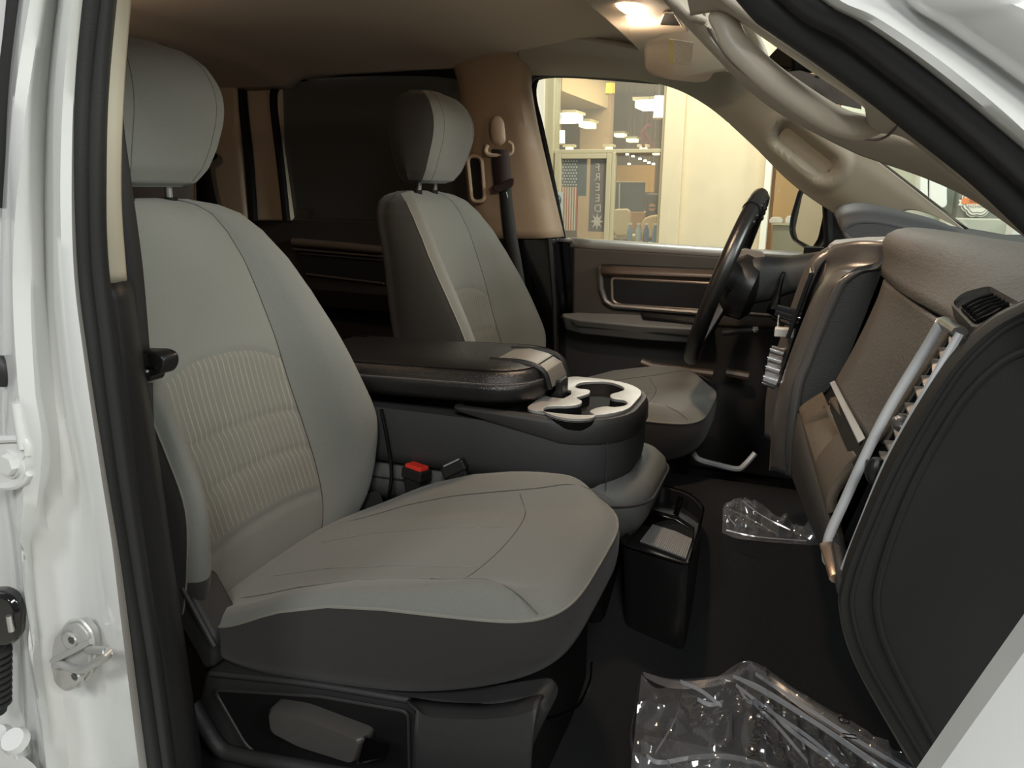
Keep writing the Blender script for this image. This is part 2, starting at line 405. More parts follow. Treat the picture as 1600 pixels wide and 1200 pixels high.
S('window_2', pr([(836, 116), (1030, 122), (1100, 150), (1200, 235), (1300, 330), (1300, 402), (880, 374)], .815, .005), CLR, 'clear glass of the driver door', 'window', smooth=False)
S('trim_4', MB().tube(CV([(1291, 290), (1296, 405)], y=.80), .012, 8), BLK, 'black divider bar of the driver door window beside the mirror', 'trim')
S('trim_5', pr([(1296, 290), (1400, 330), (1400, 420), (1298, 408)], .80, .02), BLK, 'black sail panel in front of the driver window', 'trim')

# ---- far front pillar and roof rail over the driver window
low = spl(CV([(815, 112, .765), (850, 112, .765), (920, 114, .765), (1030, 125, .765), (1105, 158, .765), (1180, 222, .765), (1235, 277, .76), (1290, 318, .755), (1380, 372, .75)]), 200)
mid = spl(CV([(812, 90, .72), (850, 95, .72), (920, 97, .72), (1035, 107, .72), (1115, 138, .715), (1195, 195, .705), (1255, 250, .70), (1310, 293, .70), (1390, 345, .70)]), 200)
mid2 = spl(CV([(812, 70, .68), (850, 72, .68), (920, 76, .68), (1045, 92, .67), (1130, 118, .665), (1220, 165, .665), (1290, 222, .665), (1350, 270, .665), (1430, 325, .665)]), 200)
up = spl(CV([(812, 50, .62), (850, 52, .62), (920, 56, .62), (1060, 84, .62), (1180, 120, .64), (1290, 185, .65), (1370, 249, .655), (1430, 296, .655), (1512, 360, .655)]), 200)
rows = []
ha, hb = A(1216, 198, y=.69), A(1304, 268, y=.69)
hax = (hb - ha).normalized(); hc = (ha + hb) / 2
for i in range(200):
    r = spl([low[i], mid[i], mid2[i], up[i]], 90)
    o = []
    for p in r:
        dlt = p - hc; a = dlt.dot(hax); b = (dlt - hax * a); bb = math.hypot(b.x, b.z)
        q = math.hypot(max(0, abs(a) - .062) , bb) / .040
        p = p.copy(); p.y += .040 * (1 - sm(.50, 1.0, q)); p.y -= .007 * (1 - sm(1.0, 1.7, q)) * sm(.75, 1.05, q)
        o.append(p)
    rows.append(o)
GRN = mat('pillar_grey_beige', (160, 154, 138), .55, bump=.15, bscale=700)
S('trim_6', MB().grid(rows), GRN, 'grey beige far front pillar trim with a moulded hand hold', 'trim', solid=.012, soff=-1)
S('trim_7', MB().tube(spl(CV([(1340, 226), (1370, 249), (1440, 303), (1512, 359)], y=.65), 20), .0035, 8), BLK, 'thin black windshield seal along the far pillar', 'trim')
# windshield
ws = [CV([(1512, 362)], y=.655)[0], Vector((.52, .3, .955)), Vector((.56, 0, .955)), Vector((.50, -.45, .955)), Vector((.34, -.76, .965))]
wt = [Vector((-.18, .60, 1.345)), Vector((-.16, .3, 1.365)), Vector((-.155, 0, 1.37)), Vector((-.16, -.35, 1.36)), Vector((-.2, -.66, 1.33))]
S('window_3', MB().grid([spl(ws, 20), spl(wt, 20)]), CLR, 'clear windshield over the dashboard', 'window')

# ================================================================ NEAR DOOR OPENING
# front pillar of the near side: beige trim with grab handle opening, rubber seals, white body
a0 = spl(CV([(1020, -30, .68 * -1), (1055, 14, -.68), (1081, 42, -.675), (1117, 80, -.67), (1162, 127, -.665), (1215, 169, -.66), (1281, 206, -.655), (1337, 234, -.65), (1372, 247, -.65), (1447, 273, -.65), (1512, 302, -.655), (1556, 330, -.66), (1640, 392, -.67)]), 120)
a1 = spl(CV([(1070, -60, -.76), (1138, 0, -.76), (1180, 31, -.76), (1255, 82, -.76), (1337, 137, -.76), (1407, 188, -.76), (1462, 233, -.76), (1512, 278, -.76), (1556, 313, -.765), (1600, 352, -.77), (1640, 390, -.775)]), 120)
ho = spl(CV([(1080, 20, -.715), (1118, 14, -.72), (1150, 24, -.725), (1225, 74, -.735), (1290, 119, -.74), (1340, 152, -.74), (1361, 172, -.735), (1363, 200, -.72), (1420, 212, -.71), (1520, 290, -.71), (1640, 391, -.72)]), 120)
hu = spl(CV([(1078, 30, -.71), (1112, 40, -.70), (1128, 68, -.69), (1160, 108, -.685), (1215, 150, -.68), (1275, 190, -.675), (1328, 212, -.675), (1360, 207, -.68), (1420, 214, -.70), (1520, 291, -.705), (1640, 392, -.715)]), 120)
EXT = (a1[-1] - a1[-12]).normalized()
def ext(c): return list(c) + [c[-1] + EXT * (.05 * k) for k in range(1, 8)]
a0, a1, ho, hu = ext(a0), ext(a1), ext(ho), ext(hu)
t = root('trim_8', A(1400, 220, y=-.70), 'beige near front pillar trim around the grab handle', 'trim', kind='structure')
def blend(c1, c2, bul, n=10):
    rows = []
    for p, q in zip(c1, c2):
        m_ = (p + q) / 2 + Vector((0, bul, 0)); rows.append(spl([p, m_, q], n))
    return rows
obj('lower_trim', MB().grid(blend(a0, hu, -.012)), BEI, t, solid=.006, soff=0)
obj('upper_trim', MB().grid(blend(ho, a1, -.004)), BEI, t, solid=.006, soff=0)
back = spl(CV([(1062, -10, -.66), (1120, 60, -.64), (1210, 150, -.63), (1300, 208, -.625), (1385, 240, -.63)]), 60)
obj('trim_inner_flange', MB().grid(blend(a0[:75], [p + Vector((.01, .05, .02)) for p in a0[:75]], 0, 3)), BEI, t)
# recess floor at the upper end of the handle
obj('handle_recess', MB().grid(blend(spl(CV([(1112, 10, -.70), (1120, 40, -.69), (1150, 85, -.68), (1185, 120, -.675)]), 16), spl(CV([(1150, 14, -.70), (1172, 30, -.69), (1190, 60, -.67), (1205, 96, -.665)]), 16), .03)), GRN, t, solid=.004)
g = root('grab_handle', A(1240, 140, y=-.70), 'beige curved grab handle on the near front pillar', 'handle')
hp = spl(CV([(1122, 24, -.715), (1136, 42, -.725), (1152, 72, -.73), (1200, 118, -.735), (1258, 160, -.735), (1307, 189, -.73), (1340, 198, -.725), (1366, 196, -.71)]), 50)
obj('grip', MB().tube(hp, lambda f: .0102 * (1 - .25 * abs(2 * f - 1) ** 6), 14, flat=1.15), mat('handle_beige', (186, 176, 158), .4, bump=.08, bscale=700, spec=.5), g)
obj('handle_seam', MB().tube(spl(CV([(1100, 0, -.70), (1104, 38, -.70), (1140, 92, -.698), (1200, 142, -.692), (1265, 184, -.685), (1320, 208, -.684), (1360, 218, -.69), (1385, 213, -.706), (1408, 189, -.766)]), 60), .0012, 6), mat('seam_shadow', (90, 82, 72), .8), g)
s1 = spl(CV([(1130, -80, -.80), (1196, 0, -.80), (1222, 21, -.80), (1300, 74, -.80), (1386, 136, -.80), (1446, 184, -.80), (1530, 250, -.80), (1590, 304, -.80), (1660, 372, -.80)]), 70)
S('trim_9', MB().tube(ext(s1), .0142, 12, flat=1.0), RUB, 'black inner rubber seal of the near front pillar', 'trim')
s2 = spl(CV([(1180, -80, -.825), (1265, 2, -.825), (1330, 38, -.825), (1412, 100, -.825), (1500, 170, -.825), (1600, 258, -.825), (1660, 312, -.825)]), 70)
S('trim_10', MB().tube(ext(s2), .0118, 12), mat('outer_rubber', (38, 38, 38), .4, bump=.1, bscale=300, spec=.5), 'black outer rubber seal of the near front pillar', 'trim')
def near(pts, y): return spl(CV(pts, y=y), 60)
wcur = [near([(1180, -110), (1285, -5), (1350, 33), (1450, 104), (1600, 228), (1700, 318)], -.835), near([(1230, -110), (1298, -10), (1365, 28), (1465, 98), (1612, 212), (1700, 290)], -.85),
        near([(1280, -110), (1350, -10), (1420, 32), (1520, 100), (1650, 200), (1740, 275)], -.835), near([(1350, -110), (1412, -5), (1475, 40), (1560, 100), (1660, 175), (1760, 255)], -.832),
        near([(1370, -110), (1435, -5), (1495, 38), (1580, 98), (1680, 172), (1780, 250)], -.85), near([(1500, -110), (1572, -8), (1610, 20), (1700, 85), (1800, 160), (1880, 220)], -.87), near([(1510, -110), (1582, -8), (1620, 20), (1710, 85), (1810, 160), (1890, 220)], -.855)]
wcur = [ext(c) for c in wcur]
t = root('trim_11', A(1500, 60, y=-.85), 'white painted near front pillar outside the rubber seals', 'trim', kind='structure')
obj('pillar_skin', MB().grid([spl([c[i] for c in wcur], 30) for i in range(67)]), WHT, t, solid=.004, soff=0)
obj('pillar_gap', MB().tube(near([(1500, -100), (1575, -8), (1606, 14), (1700, 80)], -.862), .004, 6), BLK, t)
S('trim_12', MB().prism([(-.85, -.80, 1.39), (-.2, -.80, 1.36), (-.2, -.80, 1.42), (-.85, -.80, 1.47)], (0, -.06, 0)), WHT, 'white roof rail above the near door opening', 'trim', bevel=.015)

# door pillar of the near side: white body, seals, trims
Y = -.86
bc = [  # columns from left to right, px per level
    ([(-420, -80), (-440, 200), (-450, 420), (-450, 700), (-450, 900), (-450, 1260)], -.83),
    ([(10, -80), (-24, 200), (-40, 420), (-45, 700), (-40, 900), (-30, 1260)], -.835),
    ([(48, -80), (20, 160), (6, 420), (10, 640), (20, 760), (40, 900), (62, 1260)], -.862),
    ([(62, -80), (33, 160), (26, 420), (40, 600), (58, 720), (30, 860), (45, 1000), (85, 1260)], -.888),
    ([(80, -80), (52, 160), (55, 420), (66, 600), (80, 720), (50, 880), (62, 1000), (105, 1260)], -.862),
    ([(100, -80), (75, 160), (75, 420), (95, 620), (120, 760), (118, 900), (132, 1040), (165, 1260)], -.842),
    ([(113, -80), (93, 160), (96, 400), (112, 600), (140, 760), (158, 900), (182, 1060), (212, 1260)], -.862),
    ([(126, -80), (105, 160), (109, 400), (127, 560), (155, 740), (178, 880), (202, 1060), (228, 1260)], -.874),
    ([(130, -80), (110, 160), (114, 400), (132, 560), (160, 740), (183, 880), (207, 1060), (234, 1260)], -.845)]
bcs = [spl(CV(p, y=y), 70) for p, y in bc]
S('trim_13', MB().grid([spl([c[i] for c in bcs], 50) for i in range(70)]), WHT, 'white painted near door pillar with pressed ridges', 'trim', solid=.004, soff=1)
sL = spl(CV([(142, -80), (121, 160), (122, 380), (139, 540), (166, 740), (192, 900), (218, 1060), (246, 1260)], y=-.845), 80)
S('trim_14', MB().tube(sL, .0125, 12), RUB, 'black outer rubber seal down the near door pillar', 'trim')
sR = spl(CV([(168, -80), (150, 120), (146, 260), (149, 400), (168, 560), (192, 740), (216, 900), (240, 1060), (266, 1260)], y=-.83), 80)
S('trim_15', MB().tube(sR, .0120, 12), mat('outer_rubber', (0, 0, 0)), 'glossy black inner rubber seal down the near door pillar', 'trim')
bl = [spl(CV([(172, -80), (163, 130), (160, 270), (168, 443)], y=-.80), 30), spl(CV([(190, -80), (180, 130), (176, 270), (182, 442)], y=-.79), 30), spl(CV([(210, -80), (192, 130), (187, 300), (196, 438)], y=-.775), 30)]
S('trim_16', MB().grid([spl([c[i] for c in bl], 8) for i in range(30)]), BEIL, 'light beige upper trim strip of the near door pillar', 'trim', solid=.004, soff=0)
ll = [spl(CV([(168, 443), (185, 560), (200, 740), (222, 900), (246, 1060), (270, 1260)], y=-.81), 40), spl(CV([(182, 442), (198, 560), (214, 740), (234, 900), (262, 1060), (290, 1260)], y=-.80), 40), spl(CV([(196, 439), (213, 560), (226, 650), (245, 780), (262, 900), (290, 1080), (314, 1260)], y=-.775), 40), spl(CV([(206, 439), (222, 560), (236, 650), (255, 780), (272, 900), (298, 1080), (326, 1260)], y=-.72), 40)]
S('trim_17', MB().grid([spl([c[i] for c in ll], 12) for i in range(40)]), mat('lower_pillar_plastic', (33, 33, 33), .5, bump=.2, bscale=600, spec=.4), 'charcoal lower trim of the near door pillar', 'trim', solid=.004, soff=0)
S('trim_18', MB().box((-.72, -.86, .10), (.45, -.76, .20)), PLA, 'black door sill under the near opening', 'trim', bevel=.012)
# gap seal of the rear door at the far left edge
S('trim_19', MB().tube(spl(CV([(34, -60), (22, 60), (6, 180), (-8, 320)], y=-.855), 30), .0095, 10), RUB, 'black rubber seal of the rear door at the left edge', 'trim')
# ================================================================ SEATS
def stripe_mat(name, base, line):
    m = bpy.data.materials.new(name); m.use_nodes = True; nt = m.node_tree; N = nt.nodes; b = N['Principled BSDF']
    b.inputs['Roughness'].default_value = .95; b.inputs['Specular IOR Level'].default_value = .2; b.inputs['Sheen Weight'].default_value = .25
    tc = N.new('ShaderNodeTexCoord')
    wv = N.new('ShaderNodeTexWave'); wv.bands_direction = 'Y'; wv.inputs['Scale'].default_value = 25.5; wv.inputs['Distortion'].default_value = .25; wv.inputs['Detail'].default_value = 1; wv.inputs['Detail Scale'].default_value = 3
    nt.links.new(tc.outputs['Object'], wv.inputs['Vector'])
    rp = N.new('ShaderNodeValToRGB'); rp.color_ramp.elements[0].position = .84; rp.color_ramp.elements[1].position = .97
    nt.links.new(wv.outputs['Fac'], rp.inputs[0])
    n = N.new('ShaderNodeTexNoise'); n.inputs['Scale'].default_value = 30; nt.links.new(tc.outputs['Object'], n.inputs['Vector'])
    mu = N.new('ShaderNodeMath'); mu.operation = 'MULTIPLY'; nt.links.new(rp.outputs[0], mu.inputs[0]); nt.links.new(n.outputs['Fac'], mu.inputs[1])
    mx = N.new('ShaderNodeMix'); mx.data_type = 'RGBA'; mx.inputs[6].default_value = lc(base); mx.inputs[7].default_value = lc(line)
    nt.links.new(mu.outputs[0], mx.inputs[0]); nt.links.new(mx.outputs[2], b.inputs['Base Color'])
    n2 = N.new('ShaderNodeTexNoise'); n2.inputs['Scale'].default_value = 900; nt.links.new(tc.outputs['Object'], n2.inputs['Vector'])
    k = N.new('ShaderNodeBump'); k.inputs['Strength'].default_value = .3; k.inputs['Distance'].default_value = .002; nt.links.new(n2.outputs['Fac'], k.inputs['Height']); nt.links.new(k.outputs[0], b.inputs['Normal'])
    return m
STR = stripe_mat('ribbed_seat_fabric', (110, 109, 102), (145, 144, 136))

BZ = [.36, .40, .46, .53, .62, .70, .78, .86, .92, .97, 1.0, 1.016, 1.025]
BHW = [.222, .235, .247, .252, .252, .247, .240, .226, .208, .184, .160, .130, .085]
BXB = [-.84, -.80, -.77, -.752, -.745, -.775, -.815, -.86, -.895, -.93, -.958, -.985, -1.01]
BXC = [-.845, -.822, -.82, -.835, -.865, -.888, -.905, -.925, -.94, -.958, -.974, -.992, -1.012]
BXR = [-.95, -.95, -.95, -.96, -.975, -.99, -1.005, -1.02, -1.04, -1.06, -1.066, -1.062, -1.05]

def seat(name, label, dx, dz, cy, hx, near_side_base):
    t = root(name, (-.55 + dx, cy, .17), label, 'seat')
    off = Vector((dx, cy, dz))
    SUBN = 7
    def ring(z):
        hw, xb, xc, xr = (tab(BZ, q, z) for q in (BHW, BXB, BXC, BXR))
        h = [(0, xc), (.32 * hw, xc), (.60 * hw, xc + .12 * (xb - xc)), (.78 * hw, xc + .78 * (xb - xc)), (.91 * hw, xb), (.995 * hw, xb - .035), (1.02 * hw, xb * .5 + xr * .5), (.985 * hw, xr + .035), (.86 * hw, xr), (0, xr - .008)]
        full = h + [(-a, b) for a, b in h[-2:0:-1]]
        pts = [Vector((b, a, z)) for a, b in full]; n = len(pts); out = []
        for i in range(n):
            q = [pts[(i + k) % n] for k in (-1, 0, 1, 2)]
            for k in range(SUBN):
                u = i + k / SUBN
                p = cr(*q, k / SUBN)
                d = min(abs(u - 2), abs(u - 16))
                if d < .3: p.x -= .006 * (1 - d / .3)
                d = min(abs(u - 4.57), abs(u - 13.43))
                if d < .16: p.x -= .003
                s = u if u < 9 else 18 - u
                if s < 2:
                    for tz in (.50, .585, .655):
                        e = abs(z - tz + .012 * (s / 2) ** 2)
                        if e < .012: p.x -= .004 * (1 - e / .012)
                    e = abs(z - (.775 - .035 * (s / 2) ** 2.2))
                    if e < .008: p.x -= .004 * (1 - e / .008)
                out.append(p + off)
        return out
    zs = [.36 + .655 * i / 130 for i in range(131)] + [1.018, 1.0205, 1.0225, 1.024, 1.025]
    rings = [ring(z) for z in zs]
    n = len(rings[0]); last = shrink(rings[-1], .4, (0, 0, .002)); rings.append(last); zs.append(1.027)
    def cols(a, b): return [i % n for i in range(a * SUBN, b * SUBN + 1)]
    def part(nm, cl, lo, hi, m, cap=False):
        mb = MB().grid([[rings[i][c] for c in cl] for i in range(len(zs)) if lo <= zs[i] <= hi])
        if cap: mb.cap([rings[-1][c] for c in cl])
        return obj(nm, mb, m, t, ang=80)
    cc = cols(16, 20)
    # the yoke / insert boundary follows the groove
    hi, lo = [], []
    zi = lambda u: .775 - .035 * (abs(u) / 2) ** 2.2
    colz = [zi((k / SUBN) - 2) for k in range(len(cc))]
    def colpt(c, z):
        for i in range(len(zs) - 1):
            if zs[i] <= z <= zs[i + 1]:
                f = (z - zs[i]) / (zs[i + 1] - zs[i]); return rings[i][c].lerp(rings[i + 1][c], f)
        return rings[-1][c]
    K = 70; zl = [.515 - .012 * ((k / SUBN - 2) / 2) ** 2 for k in range(len(cc))]
    obj('ribbed_insert', MB().grid([[colpt(c, zl[j] + (colz[j] - zl[j]) * i / K) for j, c in enumerate(cc)] for i in range(K + 1)]), STR, t, ang=80, label='ribbed insert with pale lines')
    obj('lower_insert', MB().grid([[colpt(c, .36 + (zl[j] - .36) * i / 40) for j, c in enumerate(cc)] for i in range(41)]), FAB, t, ang=80)
    DSE = mat('seam_dark_thread', (58, 57, 54), .9)
    for sg in (2 * SUBN, 16 * SUBN): obj('seam', MB().tube([rings[i][sg] + Vector((-.0002, 0, 0)) for i in range(10, 134, 3)], .0013, 6), DSE, t)
    obj('backrest_yoke', MB().grid([[colpt(c, colz[j] + (1.027 - colz[j]) * (i / 50)) for j, c in enumerate(cc)] for i in range(51)]), FAB, t, ang=80)
    SP = 4 * SUBN + 4
    part('backrest_bolster', [i % n for i in range(2 * SUBN, SP + 1)], 0, 2, FAB); part('backrest_bolster', [i % n for i in range(18 * SUBN - SP, 16 * SUBN + 1)], .505, 2, FAB)
    part('bolster_foot', [i % n for i in range(18 * SUBN - SP, 16 * SUBN + 1)], 0, .51, FABD)
    mb = MB().grid([[rings[i][c] for c in range(SP, 18 * SUBN - SP + 1)] for i in range(len(zs))]); mb.cap(rings[-1]); mb.cap(rings[0][::-1])
    obj('backrest_shell', mb, FABD, t, ang=80, label='charcoal fabric sides and back')
    for sg in (SP, 18 * SUBN - SP): obj('piping', MB().tube([rings[i][sg] for i in range(0, 130, 3)], .0016, 6), PIPE, t)
    # headrest
    HZ = [1.045, 1.052, 1.075, 1.11, 1.16, 1.20, 1.235, 1.256, 1.268]
    HW = [.088, .104, .120, .131, .137, .135, .122, .100, .06]
    XF = [-1.00, -.982, -.965, -.95, -.935, -.935, -.95, -.972, -1.0]
    XR = [-1.05, -1.058, -1.065, -1.07, -1.075, -1.075, -1.07, -1.06, -1.04]
    hr = []
    for i in range(50):
        z = 1.045 + .223 * (0.5 - 0.5 * math.cos(math.pi * i / 49)); hw, xf, xr = (tab(HZ, q, z) for q in (HW, XF, XR))
        h = [(0, xf), (.55 * hw, xf - .004), (.85 * hw, xf - .018), (.99 * hw, xf - .05), (1.0 * hw, xr + .03), (.80 * hw, xr), (0, xr)]
        full = h + [(-a, b) for a, b in h[-2:0:-1]]; pts = [Vector((b, a, z)) for a, b in full]; m_ = len(pts)
        hr.append([cr(*[pts[(a + k) % m_] for k in (-1, 0, 1, 2)], f / 6) + off + Vector((hx, 0, 0)) for a in range(m_) for f in range(6)])
    hn = len(hr[0]); fr = [i % hn for i in range(-12, 13)]; bk = [i % hn for i in range(12, hn - 11)]
    hp = obj('headrest', MB().grid([[r[c] for c in fr] for r in hr]).cap([hr[-1][c] for c in fr]).cap([hr[0][c] for c in fr]), FAB, t, ang=60)
    obj('headrest_shell', MB().grid([[r[c] for c in bk] for r in hr]).cap([hr[-1][c] for c in bk]).cap([hr[0][c] for c in bk]), FABD, hp, ang=60, label='charcoal rear half')
    for sg in (7, -7): obj('headrest_seam', MB().tube([hr[i][sg % hn] for i in range(3, 48, 2)], .0009, 5), mat('seam_shadow_thread', (86, 85, 79), .9), hp)
    for sy in (-.045, .045):
        obj('headrest_post', MB().disc(Vector((-1.02 + hx * .5, sy, 1.0)) + off, (hx * 3, 0, 1), .0065, .06, 12), CHR, t)
        obj('post_collar', MB().disc(Vector((-1.02 + hx * .4, sy, 1.012)) + off, (0, 0, 1), .013, .016, 14), BLK, t)
    # cushion
    def zp(x): return tab([-.86, -.74, -.61, -.50, -.37, -.24, -.2], [.40, .434, .498, .530, .540, .527, .52], x)
    def zb(x): return tab([-.86, -.74, -.47, -.23], [.36, .374, .411, .455], x)
    def hz(x, a):
        c = tab([-.86, -.75, -.65, -.5, -.4, -.3, -.24], [.405, .44, .474, .507, .528, .545, .53], x)
        return c + (.035 * sm(.50, .82, a) * (1 - sm(-.36, -.25, x)) * sm(-.80, -.50, x))
    NT = 96; crr = []
    for k in range(NT):
        a = 2 * math.pi * k / NT; ca, sa = math.cos(a), math.sin(a)
        e = 2 / 4.2
        x = math.copysign(abs(ca) ** e, ca); y = math.copysign(abs(sa) ** e, sa)
        X = -.540 + .300 * x; Y_ = .243 * y * (1 - .05 * sm(-.5, -.85, X)) * (1 - .06 * sm(-.45, -.22, X))
        crr.append((X, Y_))
    def cpt(f, k, zmode):
        X, Y_ = crr[k]; cx = -.54 + (X + .54) * f; yy = Y_ * f
        return cx, yy
    side, top = [], []
    for f, g in ((.95, 0), (.985, .03), (1.005, .25), (1.012, .5), (1.012, .75), (1.0, 1.0)):
        r = []
        for k in range(NT):
            x, y = cpt(f, k, 0); r.append(Vector((x, y, zb(x) * (1 - g) + zp(x) * g)) + off)
        side.append(r)
    for f in (1.0, .985, .96, .92, .87, .8, .72, .64, .55, .46, .37, .28, .19, .1, .03):
        r = []
        for k in range(NT):
            x, y = cpt(f, k, 0); a = abs(y) / .243
            z0 = zp(x); z1 = max(hz(x, a), z0 - .02); q = sm(1.0, .86, f)
            z = z0 * (1 - q) + z1 * q + .010 * math.sin(min(1, (1 - f) / .14) * math.pi) * (1 if f > .86 else 0)
            r.append(Vector((x, y, z)) + off)
        top.append(r)
    mt = MB().grid(top, True); mt.cap(top[-1])
    obj('cushion_top', mt, FAB, t, ang=80)
    ms = MB().grid(side, True); ms.cap(side[0][::-1])
    obj('cushion_skirt', ms, FABD, t, ang=80, label='charcoal fabric skirt of the cushion')
    obj('piping', MB().tube(side[-1], .0022, 6, closed=True), PIPE, t)
    def on(x, y): return Vector((x, y, max(hz(x, abs(y) / .243), zp(x) - .02) + .0003)) + off
    def seam(l, m=PIPE, r_=.0011): obj('seam', MB().tube([on(p.x, p.y) for p in spl([Vector((a, b, 0)) for a, b in l], 40)], r_, 5), m, t)
    SEAM = mat('seam_shadow_thread', (86, 85, 79), .9)
    seam([(-.425, -.175), (-.40, -.12), (-.388, -.06), (-.385, 0), (-.388, .06), (-.40, .12), (-.425, .16)], SEAM, .0009)
    for sg_ in (-1, 1): seam([(-.78, sg_ * .150), (-.6, sg_ * .163), (-.425, sg_ * .168), (-.32, sg_ * .178), (-.27, sg_ * .19)], SEAM, .0009)
    for yy in (-.085, .06): seam([(-.76, yy * .9), (-.40, yy)], PIPE, .0008)
    # lower shields
    return t, off

t, off = seat('passenger_seat', 'near grey fabric front seat with light bolsters beside the open door', 0, 0, -.43, 0, 1)
# near side plastic shield with lever recess
def prs(px, y, d): return MB().prism(CV(px, y=y), (0, d, 0))
obj('side_shield', prs([(318, 1050), (420, 1060), (560, 1078), (640, 1094), (740, 1104), (845, 1090), (858, 1112), (838, 1150), (800, 1230), (790, 1320), (250, 1320), (285, 1180)], -.672, .05), PLA, t, bevel=.01, seg=3)
sa = spl(CV([(632, 1088), (700, 1096), (770, 1098), (848, 1084)], y=-.665), 24); sb = spl(CV([(650, 1106), (670, 1120), (740, 1124), (800, 1120), (838, 1108)], y=-.700), 24)
obj('shield_shoulder', MB().grid([[a, a.lerp(b, .5) + Vector((0, -.004, .003)), b, b + Vector((-.004, 0, -.04)), b + Vector((-.012, 0, -.2))] for a, b in zip(sa, sb)]), PLA, t, ang=60, solid=.004)
obj('shield_ledge', MB().tube(spl(CV([(330, 1052), (480, 1068), (640, 1094)], y=-.675), 40), .0045, 10), PLA, t)
rec = outline_round(CV([(335, 1078), (500, 1088), (638, 1112), (640, 1215), (420, 1190), (385, 1165)], y=-.681), .012, 4)
obj('lever_recess', MB().loft([rec, shrink(rec, .97, (0, .006, 0))]), BLK, t)
obj('recess_edge', MB().tube(rec, .0022, 6, closed=True), PLA, t)
obj('shield_rail', MB().tube(spl(CV([(300, 1100), (340, 1165), (372, 1180), (450, 1195), (560, 1215)], y=-.69), 30), .011, 10), PLA, t)
lev = outline_round(CV([(420, 1104), (470, 1112), (574, 1152), (562, 1191), (470, 1162), (424, 1138)], y=-.70), .010, 4)
lv = obj('recline_lever', MB().loft([[p + Vector((0, .02, 0)) for p in lev], lev, shrink(lev, .92, (0, -.008, 0))]), mat('lever_plastic', (66, 63, 60), .4, bump=.08, bscale=600), t, ang=50, label='grey plastic recline lever')
obj('lever_cap', MB().loft([outline_round(CV([(568, 1147), (606, 1160), (600, 1186), (556, 1195)], y=-.701), .008, 4), shrink(outline_round(CV([(568, 1147), (606, 1160), (600, 1186), (556, 1195)], y=-.710), .008, 4), .85)]), GLO, lv)
rc = CV([(262, 912), (292, 918), (336, 1000), (334, 1045), (318, 1048), (270, 960)], y=-.668)
obj('recliner_cover', MB().prism(rc, (0, .06, 0)), PLA, t, bevel=.008)
obj('recliner_ridge', MB().tube(CV([(285, 918), (312, 968), (335, 1010)], y=-.672), .004, 6), PLA, t)
obj('seat_riser', MB().box((-.78, -.62, .165), (-.30, -.24, .40)), BLK, t, bevel=.02)
obj('cable', MB().tube(spl(CV([(925, 1035), (922, 1065), (905, 1100), (880, 1115), (855, 1122)], y=-.5), 24), .0022, 6), GLO, t)
obj('inner_hinge_cover', MB().loft([outline_round(CV([(575, 770), (592, 765), (604, 800), (560, 815), (530, 820)], y=-.185), .012), outline_round(CV([(575, 770), (592, 765), (604, 800), (560, 815), (530, 820)], y=-.165), .012)]), PLA, t)

t, off = seat('driver_seat', 'far grey fabric front seat behind the steering wheel', .05, .012, .43, .03, 0)
obj('seat_riser', MB().box((-.72, .21, .165), (-.26, .66, .44)), PLA, t, bevel=.03)
obj('adjuster_bar', MB().tube(spl(CV([(1082, 706), (1092, 718), (1120, 726), (1152, 733), (1164, 726), (1180, 708)], y=(.40, .46)), 24), .007, 8), SIL, t, label='silver adjuster bar under the cushion')
# ================================================================ DASHBOARD
t = root('dashboard', (.25, .0, .55), 'dark grey grained dashboard across the front of the cab', 'dashboard')
def lerp_rows(cols, n):            # cols: list of curves (same number of points) lofted straight / smooth across
    m = len(cols[0]); return [spl([c[i] for c in cols], n) for i in range(m)]
def prof3(pts, y, n=40): return spl([Vector((x, y, z)) for x, z in pts], n)
# upper pad
far = [(.52, .945), (.40, .962), (.28, .978), (.19, .992), (.135, .997), (.108, .990), (.098, .975), (.102, .955), (.100, .940), (.100, .928)]
farE = [(.52, .940), (.40, .957), (.28, .972), (.19, .984), (.145, .986), (.122, .978), (.114, .965), (.112, .950), (.110, .940), (.110, .930)]
nearp = [(.52, .950), (.42, .968), (.32, .984), (.26, .998), (.22, 1.000), (.192, .991), (.169, .977), (.150, .963), (.135, .949), (.122, .937)]
midp = [((a[0] + b[0]) / 2 - .006, (a[1] + b[1]) / 2) for a, b in zip(far, nearp)]
obj('upper_pad', MB().grid(lerp_rows([prof3(farE, -.118), prof3(far, -.135), prof3(far, -.20), prof3(midp, -.42), prof3(nearp, -.62), prof3([(a + .008, b - .003) for a, b in nearp], -.735)], 40)), DASH, t, ang=80, solid=.01)
# main body behind everything
bp = [(.52, .92), (.13, .92), (.125, .86), (.10, .76), (.09, .66), (.20, .56), (.52, .50)]
obj('dash_body', MB().loft([[Vector((x, y, z)) for x, z in bp] for y in (-.745, -.10)]), BLK, t)
bp2 = [(.52, .95), (.10, .94), (.06, .86), (.05, .74), (.06, .62), (.20, .54), (.52, .50)]
obj('driver_side_body', MB().loft([[Vector((x, y, z)) for x, z in bp2] for y in (.10, .785)]), DASHD, t, bevel=.01)
